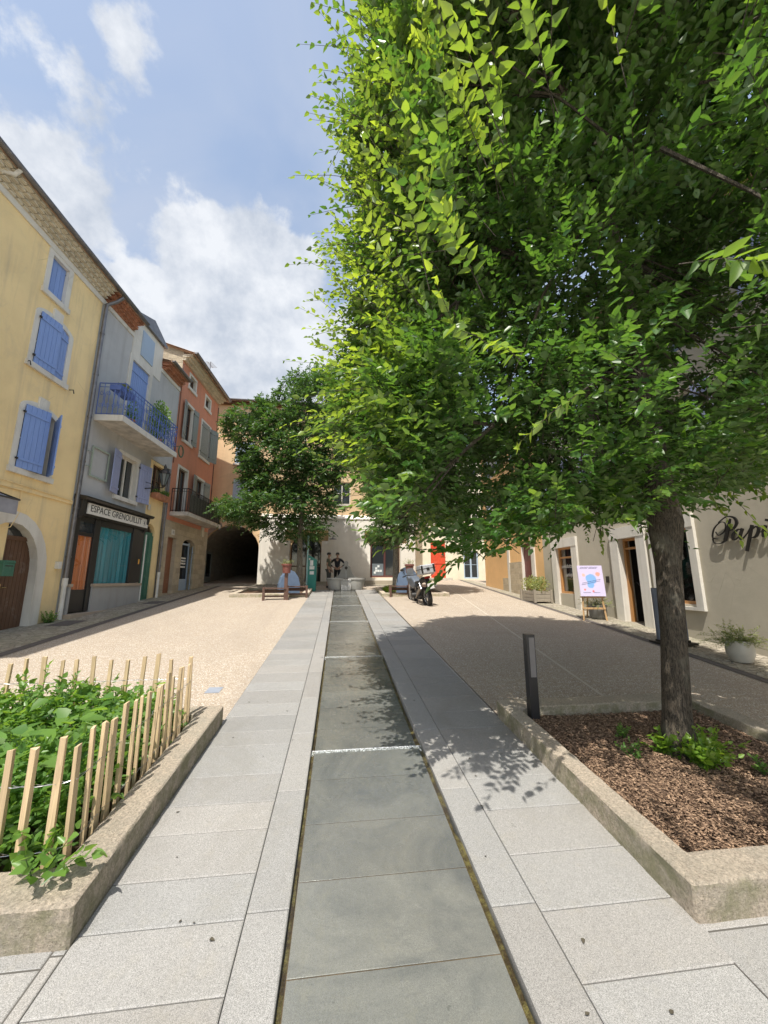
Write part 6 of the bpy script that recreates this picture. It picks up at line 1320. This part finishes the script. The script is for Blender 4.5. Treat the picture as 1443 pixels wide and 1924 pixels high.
def person(label, loc, rz, arms, shirt, legs_mat, sleeves, hairlong=False, cap=False):
    t = thing('person', label, 'person', loc, rz)
    J = [((0, 0, .93), (.125, .10)), ((0, .0, 1.12), (.115, .09)), ((0, .0, 1.34), (.14, .095)), ((0, .0, 1.45), (.07, .06)), ((0, .01, 1.52), (.045, .05)), ((0, -.005, 1.57), (.055, .065)), ((0, -.01, 1.65), (.078, .092)), ((0, 0, 1.72), (.06, .075))]
    E_ = [(0, 1), (1, 2), (2, 3), (3, 4), (4, 5), (5, 6), (6, 7)]
    for sx in (-1, 1):
        b = len(J); J += [((sx*.09, 0, .86), (.085, .09)), ((sx*.10, -.01, .50), (.055, .058)), ((sx*.105, .01, .28), (.048, .052)), ((sx*.11, .02, .08), (.036, .04)), ((sx*.115, -.06, .035), (.035, .03)), ((sx*.12, -.15, .025), (.03, .022))]; E_ += [(0, b), (b, b+1), (b+1, b+2), (b+2, b+3), (b+3, b+4), (b+4, b+5)]
        sh0 = (sx*.175, 0, 1.40); el, wr, hd = arms[0 if sx < 0 else 1]; b = len(J); J += [(sh0, (.058, .055)), (el, (.040, .040)), (wr, (.027, .027)), (hd, (.034, .018))]; E_ += [(3, b), (b, b+1), (b+1, b+2), (b+2, b+3)]
        hv = Vector(hd); wv = Vector(wr); dv = (hv-wv).normalized(); sv_ = dv.cross(Vector((1, 0, 0))).normalized() if abs(dv.x) < .8 else dv.cross(Vector((0, 0, 1))).normalized()
        for k in range(4):
            c = len(J); p0 = hv+sv_*(.022*(k-1.5)*.9)+dv*.01; ln = (.055, .068, .064, .05)[k]; J += [(tuple(p0+dv*.018), (.0085, .0085)), (tuple(p0+dv*(.018+ln*.5)+Vector((-sx*.008, 0, 0))), (.0078, .0078)), (tuple(p0+dv*(.018+ln)+Vector((-sx*.02, 0, 0))), (.0065, .0065))]; E_ += [(b+3, c), (c, c+1), (c+1, c+2)]
        c = len(J); J += [(tuple(wv.lerp(hv, .5)-sv_*.035), (.010, .010)), (tuple(hv-sv_*.048+dv*.02), (.008, .008))]; E_ += [(b+3, c), (c, c+1)]
    skin_mesh('body', J, E_, SKIN, t)
    # clothing
    T_ = [((0, 0, .90), (.145, .118)), ((0, .0, 1.12), (.132, .105)), ((0, .0, 1.33), (.16, .11)), ((0, .0, 1.445), (.08, .07))]; Et = [(0, 1), (1, 2), (2, 3)]
    for sx in (-1, 1):
        el, wr, hd = arms[0 if sx < 0 else 1]; s0 = Vector((sx*.175, 0, 1.40)); e_ = Vector(el); b = len(T_)
        T_ += [(tuple(s0), (.070, .068))]; Et += [(2, b)]
        if sleeves == 'short': T_ += [(tuple(s0.lerp(e_, .65)), (.056, .056))]; Et += [(b, b+1)]
        else: T_ += [(tuple(e_), (.052, .052)), (tuple(e_.lerp(Vector(wr), .8)), (.040, .040))]; Et += [(b, b+1), (b+1, b+2)]
    skin_mesh('shirt', T_, Et, shirt, t)
    B_ = [((0, 0, .95), (.14, .115))]; Eb = []
    for sx in (-1, 1): b = len(B_); B_ += [((sx*.09, 0, .84), (.10, .105)), ((sx*.10, -.01, .50), (.072, .075)), ((sx*.108, .015, .14 if legs_mat is not TROU else .46), (.058, .062))]; Eb += [(0, b), (b, b+1), (b+1, b+2)]
    skin_mesh('trousers', B_, Eb, legs_mat, t)
    mb = MB(); mb.lathe([(.02, -.035), (.075, -.02), (.098, .03), (.092, .08), (.055, .115), (0, .12)], (0, .014, 1.655), 16, 1, 1.1); mb.build('hair', HAIR, t, local=True, smooth=True)
    mb = MB(); mb.prism([(-.098, 1.655), (-.125, 1.625), (-.098, 1.62)], 0, -.012, .012); mb.lathe([(.012, -.02), (.016, .0), (.012, .025)], (-.088, 0, 1.64), 8); mb.lathe([(.012, -.02), (.016, .0), (.012, .025)], (.088, 0, 1.64), 8); mb.build('nose_and_ears', SKIN, t, local=True)
    mb = MB(); 
    for sx in (-1, 1): mb.box(sx*.032-.013, sx*.032+.013, -.099, -.092, 1.658, 1.668)
    mb.box(-.02, .02, -.097, -.09, 1.595, 1.601); mb.build('eyes_and_mouth', HAIR, t, local=True)
    if cap: mb = MB(); mb.box(-.07, .07, -.112, -.09, 1.648, 1.675); mb.build('sunglasses', BLACK, t, local=True)
    mb = MB()
    for sx in (-1, 1): mb.prism([(.06, 0), (-.19, 0), (-.19, .03), (-.10, .07), (.03, .10), (.06, .07)], 0, sx*.115-.045, sx*.115+.045)
    mb.build('shoes', BLACK, t, local=True, bevel=.012); return t
q = aty(617, 1103, 19.35)
person('man in olive T-shirt seen from the side at the left end of the fountain', (q.x, 19.35, gz(19.35)), R(70), [((-.22, .02, 1.13), (-.20, -.08, .90), (-.19, -.12, .82)), ((.22, .02, 1.13), (.20, -.08, .90), (.19, -.12, .82))], SHIRT, TROU, 'short')
q = aty(633, 1103, 19.9)
person('person in a black patterned shirt with hands on hips behind the fountain', (q.x, 19.9, gz(19.9)), R(-5), [((-.42, .06, 1.16), (-.20, -.06, 1.00), (-.14, -.08, .97)), ((.42, .06, 1.16), (.20, -.06, 1.00), (.14, -.08, .97))], BSH.m, plain('black_trousers', (.015, .015, .018), .8), 'long', cap=True)

# ------------------------------------------------------------------ motorcycle (its front points away from the viewer)
q = gp(812, 1140); mo = thing('motorcycle', 'grey and black touring motorcycle with a silver top case, parked leaning on its side stand', 'motorcycle', (q.x, q.y, q.z), 0); mo.rotation_euler = (R(-4), R(-9), R(8))
RUB = plain('tyre_rubber', (.025, .025, .025), .85, bumpst=.6, bscale=80); ALU = plain('brushed_aluminium', (.45, .46, .48), .3, .1, metal=.7); BODY = plain('slate_body_paint', (.11, .13, .16), .3, .1); SILV = plain('silver_case', (.55, .57, .60), .35, .06, metal=.4); SEATM = plain('black_seat', (.02, .02, .02), .6)
def wheel(y, r, wd_, name='wheel'):
    wh = None; mb = MB(); n = 28; prof = [(r-.09, -wd_*.42), (r-.03, -wd_*.5), (r-.005, -wd_*.28), (r, 0), (r-.005, wd_*.28), (r-.03, wd_*.5), (r-.09, wd_*.42)]; b = 0
    for k in range(n):
        a = 2*math.pi*k/n
        for rr, xx in prof: mb.v.append(Vector((xx, y+rr*math.cos(a), r+rr*math.sin(a))))
    m_ = len(prof)
    for k in range(n):
        for j in range(m_): i0 = k*m_+j; i1 = k*m_+(j+1) % m_; j0 = ((k+1) % n)*m_+j; j1 = ((k+1) % n)*m_+(j+1) % m_; mb.f.append([i0, i1, j1, j0]); mb.mi.append(0)
    wh = mb.build(name, RUB, mo, local=True, smooth=True); mb = MB(); 
    for k in range(36):
        a = 2*math.pi*k/36; c, s_ = math.cos(a), math.sin(a); mb.tube([(-wd_*.38, y+(r+.002)*c, r+(r+.002)*s_), (wd_*.38, y+(r+.002)*math.cos(a+.06), r+(r+.002)*math.sin(a+.06))], .007, 4)
    mb.build('tread', RUB, wh, local=True); mb = MB(); pts = [(0, y+(r-.085)*math.cos(2*math.pi*k/24), r+(r-.085)*math.sin(2*math.pi*k/24)) for k in range(25)]; mb.tube(pts, .022, 6, caps=False)
    for k in range(14): a = 2*math.pi*k/14; mb.tube([(.02*(-1)**k, y, r), (0, y+(r-.09)*math.cos(a), r+(r-.09)*math.sin(a))], .004, 4)
    mb.tube([(-.07, y, r), (.07, y, r)], .035, 10); mb.build('rim', ALU, wh, local=True)
wheel(.32, .33, .17); wheel(1.83, .36, .12)
mb = MB(); mb.tube([(.11, 1.83, .36), (.11, 1.60, .85), (.10, 1.52, 1.08)], [.022, .028, .028], 8); mb.tube([(-.11, 1.83, .36), (-.11, 1.60, .85), (-.10, 1.52, 1.08)], [.022, .028, .028], 8); mb.build('front_fork', ALU, mo, local=True)
mb = MB(); mb.tube([(0, 1.55, .85), (0, 1.2, .8), (0, .75, .78), (0, .15, .95)], .035, 8); mb.tube([(0, 1.2, .78), (0, 1.1, .40), (0, .75, .38)], .03, 8); mb.tube([(.09, .32, .33), (.07, .85, .42)], .03, 8); mb.tube([(-.09, .32, .33), (-.07, .85, .42)], .022, 8); mb.build('frame', BLACK, mo, local=True)
mb = MB(); mb.lathe([(.02, -.20), (.13, -.16), (.16, 0), (.13, .16), (.02, .20)], (0, 1.0, .46), 12, 1.0, 1.2); mb.tube([(-.12, 1.02, .45), (-.30, 1.02, .47)], [.09, .075], 12); mb.tube([(.12, 1.02, .45), (.30, 1.02, .47)], [.09, .075], 12); mb.build('engine', plain('engine_metal', (.06, .06, .06), .5, metal=.5), mo, local=True, smooth=True)
mb = MB(); mb.prism([(1.52, .80), (1.62, .98), (1.45, 1.12), (1.15, 1.10), (.92, .90), (.98, .74), (1.25, .68)], 0, -.15, .15); mb.build('fuel_tank', BODY, mo, local=True, bevel=.05, smooth=True)
mb = MB(); mb.prism([(1.60, .85), (1.80, 1.02), (1.82, 1.15), (1.68, 1.22), (1.50, 1.05)], 0, -.13, .13); ff = mb.build('front_fairing', BODY, mo, local=True, bevel=.03); mb = MB(); mb.prism([(1.70, 1.18), (1.60, 1.45), (1.58, 1.45), (1.66, 1.17)], 0, -.13, .13); mb.build('windscreen', plain('smoked_screen', (.20, .22, .24), .1), ff, local=True)
mb = MB(); mb.prism([(.95, .86), (.95, .93), (.55, .92), (.20, 1.02), (.12, 1.0), (.15, .92), (.5, .82)], 0, -.13, .13); mb.build('seat', SEATM, mo, local=True, bevel=.03)
mb = MB(); mb.tube([(-.40, 1.32, 1.16), (-.22, 1.45, 1.20), (0, 1.5, 1.16), (.22, 1.45, 1.20), (.40, 1.32, 1.16)], .014, 8); mb.tube([(-.42, 1.30, 1.155), (-.28, 1.38, 1.175)], .02, 8); mb.tube([(.42, 1.30, 1.155), (.28, 1.38, 1.175)], .02, 8); hb = mb.build('handlebar', BLACK, mo, local=True)
for sx in (-1, 1):
    mb = MB(); mb.tube([(sx*.25, 1.45, 1.2), (sx*.34, 1.42, 1.38)], .008, 5); mb.lathe([(.02, -.02), (.07, -.01), (.07, .01), (.02, .02)], (0, 0, 0), 12); k0 = len(mb.v)-48; 
    for i in range(k0, len(mb.v)): v = mb.v[i]; mb.v[i] = Vector((sx*.37+v.x, 1.42+v.z, 1.42+v.y*.7))
    mb.build('mirror', BLACK, hb, local=True)
mb = MB(); mb.box(-.27, .27, -.28, .12, 1.10, 1.40); tcs = mb.build('top_case', SILV, mo, local=True, bevel=.03); mb = MB(); mb.box(-.275, .275, -.285, .125, 1.255, 1.275); mb.box(-.25, -.18, -.29, -.28, 1.12, 1.38); mb.box(.18, .25, -.29, -.28, 1.12, 1.38); mb.box(-.05, .05, -.30, -.28, 1.2, 1.29); mb.build('trim', BLACK, tcs, local=True)
mb = MB(); mb.tube([(-.2, .1, 1.02), (-.2, -.25, 1.08), (.2, -.25, 1.08), (.2, .1, 1.02)], .014, 6); mb.tube([(-.13, .25, .95), (-.27, .1, .85), (-.28, -.05, .65), (-.2, .35, .6)], .012, 6); mb.tube([(.13, .25, .95), (.27, .1, .85), (.28, -.05, .65), (.2, .35, .6)], .012, 6); mb.build('luggage_rack', ALU, mo, local=True)
mb = MB(); mb.box(-.09, .09, -.10, -.05, .94, 1.02); mb.build('tail_light', plain('red_lens', (.35, .01, .01), .2), mo, local=True)
mb = MB(); mb.prism([(.1, .92), (-.04, .93), (-.13, .55), (-.10, .55), (.05, .85)], 0, -.07, .07); mb.build('rear_mudguard', BLACK, mo, local=True); mb = MB(); mb.box(-.12, .12, -.165, -.150, .62, .80); pl = mb.build('number_plate', plain('plate_white', (.75, .75, .74), .4, .04), mo, local=True); pl.rotation_euler = (R(8), 0, 0)
mb = MB(); mb.tube([(-.16, 1.0, .35), (-.20, .75, .42), (-.20, .55, .52)], .03, 8); mb.tube([(-.20, .62, .50), (-.21, .15, .68)], [.06, .07], 12); mb.build('exhaust', plain('exhaust_metal', (.22, .20, .18), .35, metal=.8), mo, local=True, smooth=True)
mb = MB(); mb.tube([(-.12, .85, .35), (-.30, .75, .02)], .013, 6); mb.box(-.34, -.27, .72, .78, -.0, .015); mb.build('side_stand', BLACK, mo, local=True); mb = MB(); mb.prism([(1.62, .70), (1.83, .76), (2.0, .70), (2.0, .68), (1.83, .735), (1.62, .68)], 0, -.07, .07); mb.build('front_mudguard', BODY, mo, local=True)

# ------------------------------------------------------------------ things along the right pavement
# wooden trough with shrubs
q = gp(1010, 1136); tr = thing('wooden_planter', 'weathered wooden trough with yellow-green shrubs outside the shop', 'planter', (q.x, q.y, q.z), R(-2)); WW = woodmat('weathered_wood', (.33, .29, .23), .8)
tr.location = Vector((7.38, 13.55, gz(13.55)))
mb = MB()
for k in range(3): z = .03+.13*k; mb.box(-.30, .30, -.55, .55, z, z+.12)
mb.build('trough', WW, tr, local=True, bevel=.008); mb = MB()
for sx in (-1, 1):
    for sy in (-1, 1): mb.box(sx*.31-.04, sx*.31+.04, sy*.53-.04, sy*.53+.04, 0, .46)
mb.build('corner_post', WW, tr, local=True)
for k, (dy, r_) in enumerate(((-.3, .35), (.3, .42))): leaf_clump('shrub', (7.38, 13.55+dy, gz(13.55)+.62), (.32, r_, .33), 700, .06, GREYL, tr, tip=.8)
# easel with poster
q = gp(1108, 1166); ea = thing('easel', 'wooden easel standing on the right pavement', 'easel', (q.x+.15, q.y, q.z), R(-12)); mb = MB()
EW = woodmat('easel_wood', (.62, .40, .20), .5)
for (x0, y0, x1, y1, zt_) in ((-.30, -.05, -.20, .10, 1.35), (.30, -.05, .20, .10, 1.35), (0, .45, 0, .12, 1.45)): mb = MB(); mb.tube([(x0, y0, 0), (x1, y1, zt_)], .024, 4); mb.build('leg', EW, ea, local=True)
mb = MB(); mb.box(-.30, .30, -.05, -.01, .30, .345); mb.box(-.30, .30, -.05, .06, .60, .64); mb.build('crossbar', EW, ea, local=True)
po = thing('poster', 'lilac poster with a blue heart-like splash and coral clouds on the easel', 'poster', ea.location+Vector((0, 0, .64)), R(-12)); po.rotation_euler = (R(-7), 0, R(-12))
PM = Mt('poster_print'); u = PM.n('ShaderNodeTexCoord'); dn = PM.noise(5, 3, .6, .4, u.outputs['Object'])
def disc(cx, cz, r, w_=.02):
    vm = PM.n('ShaderNodeVectorMath', operation='DISTANCE'); cb = PM.n('ShaderNodeVectorMath', operation='MULTIPLY'); PM.lk(u.outputs['Object'], cb.inputs[0]); cb.inputs[1].default_value = (1, 0, 1); PM.lk(cb.outputs[0], vm.inputs[0]); vm.inputs[1].default_value = (cx, 0, cz)
    d = PM.math('ADD', vm.outputs['Value'], PM.math('MULTIPLY', PM.math('SUBTRACT', dn, .5), .10)); return PM.mr(d, r-w_, r, 1, 0)
c_ = PM.mix(disc(0.0, .46, .15), (.66, .60, .82), (.24, .46, .84)); c_ = PM.mix(disc(-.03, .32, .10), c_, (.24, .46, .84)); c_ = PM.mix(disc(.19, .60, .07), c_, (.85, .38, .30)); c_ = PM.mix(disc(-.19, .58, .06), c_, (.86, .5, .42)); c_ = PM.mix(disc(-.2, .18, .035), c_, (.75, .25, .2)); c_ = PM.mix(disc(.02, .13, .03), c_, (.7, .2, .2)); PM.col(c_); PM.rough(.4)
mb = MB(); mb.box(-.33, .33, -.075, -.05, 0, .84); pbd = mb.build('board', PM.m, po, local=True)
for (tx_, z_, sz_) in (('FESTIVAL DE MUSIQUE', .775, .042), ('DU VILLAGE', .735, .036)):
    pass
mb = MB()
for (x0, x1, z_, sl_) in ((-.24, -.02, .785, 0), (.0, .24, .785, 0), (-.26, -.05, .755, 0), (-.03, .20, .755, 0), (-.25, .27, .40, .22), (-.27, .25, .36, .22), (-.25, -.05, .09, 0), (.02, .2, .09, 0)):
    n = int((x1-x0)/.022)
    for k in range(n):
        x = x0+.022*k; z2_ = z_+sl_*x; mb.box(x, x+.014, -.0775, -.0752, z2_, z2_+.018*random.uniform(.6, 1))
mb.build('print', plain('dark_print', (.05, .05, .16), .6), po, local=True)
# grey pot with bush behind the easel
def potplant(name, label, at, prof, mat, shrub, lm, tipn=.8, trail=0):
    t = thing(name, label, 'potted plant', at); mb = MB(); mb.lathe(prof, n=28); mb.build('pot', mat, t, local=True, smooth=True); H_ = prof[-1][1]; c = np.array(at)+np.array([0, 0, H_])
    n = shrub; P = rng.normal(size=(n, 3))*np.array([.09, .09, .03])+c; D = unit(rng.normal(size=(n, 3))*np.array([.85, .85, .35])+np.array([0, 0, .75])); B, DD, NN, SZ, T, tips = twigs(P, D, .42, 14, .034, .35, .6, tipn); leaves_mesh('shrub', B, DD, NN, SZ, T, lm, t); mb = MB(); stems_into(mb, P, tips, .003); mb.build('stems', lm, t)
    return t
e_ = ea.location; potplant('potted_shrub', 'grey pot with a small bush standing behind the easel', (7.22, 9.95, gz(9.95)), [(.16, 0), (.22, .08), (.23, .36), (.24, .40), (.20, .40), (.19, .36), (0, .36)], plain('zinc_grey_pot', (.20, .20, .19), .6), 60, GREYL)
potplant('potted_shrub', 'round pale pot with a wispy green shrub against the beige grey wall', (6.78, 5.86, gz(5.86)), [(.09, 0), (.14, .02), (.185, .13), (.195, .22), (.18, .31), (.17, .36), (.15, .36), (.15, .33), (0, .33)], POTW, 110, GREYL)
# slate sign behind the trunk
q = gp(1242, 1212); ab = thing('pavement_sign', 'slate blue upright shop sign half hidden behind the big trunk', 'sign', (q.x+.28, q.y, q.z), R(-8)); SL = plain('slate_blue_board', (.105, .13, .18), .5)
mb = MB(); mb.box(-.30, .30, -.03, .03, .10, 1.12); mb.build('board', SL, ab, local=True, bevel=.004); mb = MB(); mb.box(-.33, .33, -.22, .22, .02, .06); mb.box(-.28, .28, -.1, .1, .06, .10); mb.build('foot', IRON, ab, local=True)
Mab = wmat(ab) @ Matrix.Translation((-.22, 0, .78)); letters_build(script_specs(0, .38)[:1], Mab, 'letter', pm_, ab, -.034, -.031)
text_mesh('produits', .13, .001, wmat(ab) @ Matrix.Translation((-.24, -.033, .50)) @ Matrix.Rotation(R(90), 4, 'X'), 'lettering', pm_, ab, align='LEFT')
# manholes
for (px_, py_, lab) in ((125, 1172, 'dark inspection cover on the left pavement by the shop corner'), (290, 1133, 'dark inspection cover on the left pavement by the green door')):
    q = gp(px_, py_); mb = MB(); mb.add([(q.x-.25, q.y-.35, gz(q.y-.35)+.018), (q.x+.25, q.y-.35, gz(q.y-.35)+.018), (q.x+.25, q.y+.35, gz(q.y+.35)+.018), (q.x-.25, q.y+.35, gz(q.y+.35)+.018)], [(0, 1, 2, 3)]); tag(mb.build('manhole_cover', SET), lab, 'manhole cover')
q = gp(402, 1297); mb = MB(); mb.add([(q.x-.09, q.y-.1, q.z-.004), (q.x+.09, q.y-.1, q.z-.004), (q.x+.09, q.y+.1, q.z+.012), (q.x-.09, q.y+.1, q.z+.012)], [(0, 1, 2, 3)]); mb.add([(q.x-.09, q.y-.1, q.z-.02), (q.x+.09, q.y-.1, q.z-.02), (q.x+.09, q.y+.1, q.z-.008), (q.x-.09, q.y+.1, q.z-.008)], [(0, 1, 2, 3)]); tag(mb.build('ground_hatch', plain('steel_hatch', (.28, .31, .36), .4)), 'small steel hatch in the gravel right of the picket fence', 'hatch')
# a few fallen leaves
n = 60; P = np.stack([rng.uniform(-1.2, 1.7, n), rng.uniform(1.4, 9, n), np.zeros(n)], 1); P = P[(P[:, 0] < -.24) | (P[:, 0] > .84)]; P[:, 2] = S*P[:, 1]+.010; n = len(P); a = rng.random(n)*6.28
o = leaves_mesh('fallen_leaves', P, np.stack([np.cos(a), np.sin(a), np.zeros(n)], 1), np.tile([[0, 0, 1.]], (n, 1))+rng.normal(size=(n, 3))*.1, .012+.02*rng.random(n), np.stack([rng.random(n), rng.random(n)*.2], 1), plain('dry_leaf', (.07, .06, .04), .9)); tag(o, 'scattered dry leaf bits on the granite slabs', 'leaf litter', kind='stuff')
# weed tuft at the foot of the yellow house
q = FL.w(-.45, .15, gz(10.4)); sprig('weed_tuft', 'green weed tuft at the foot of the yellow house by the downpipe', 'weed', (q.x, q.y, gz(q.y)), 26, .35, .05, PLANTL, .45, 10)
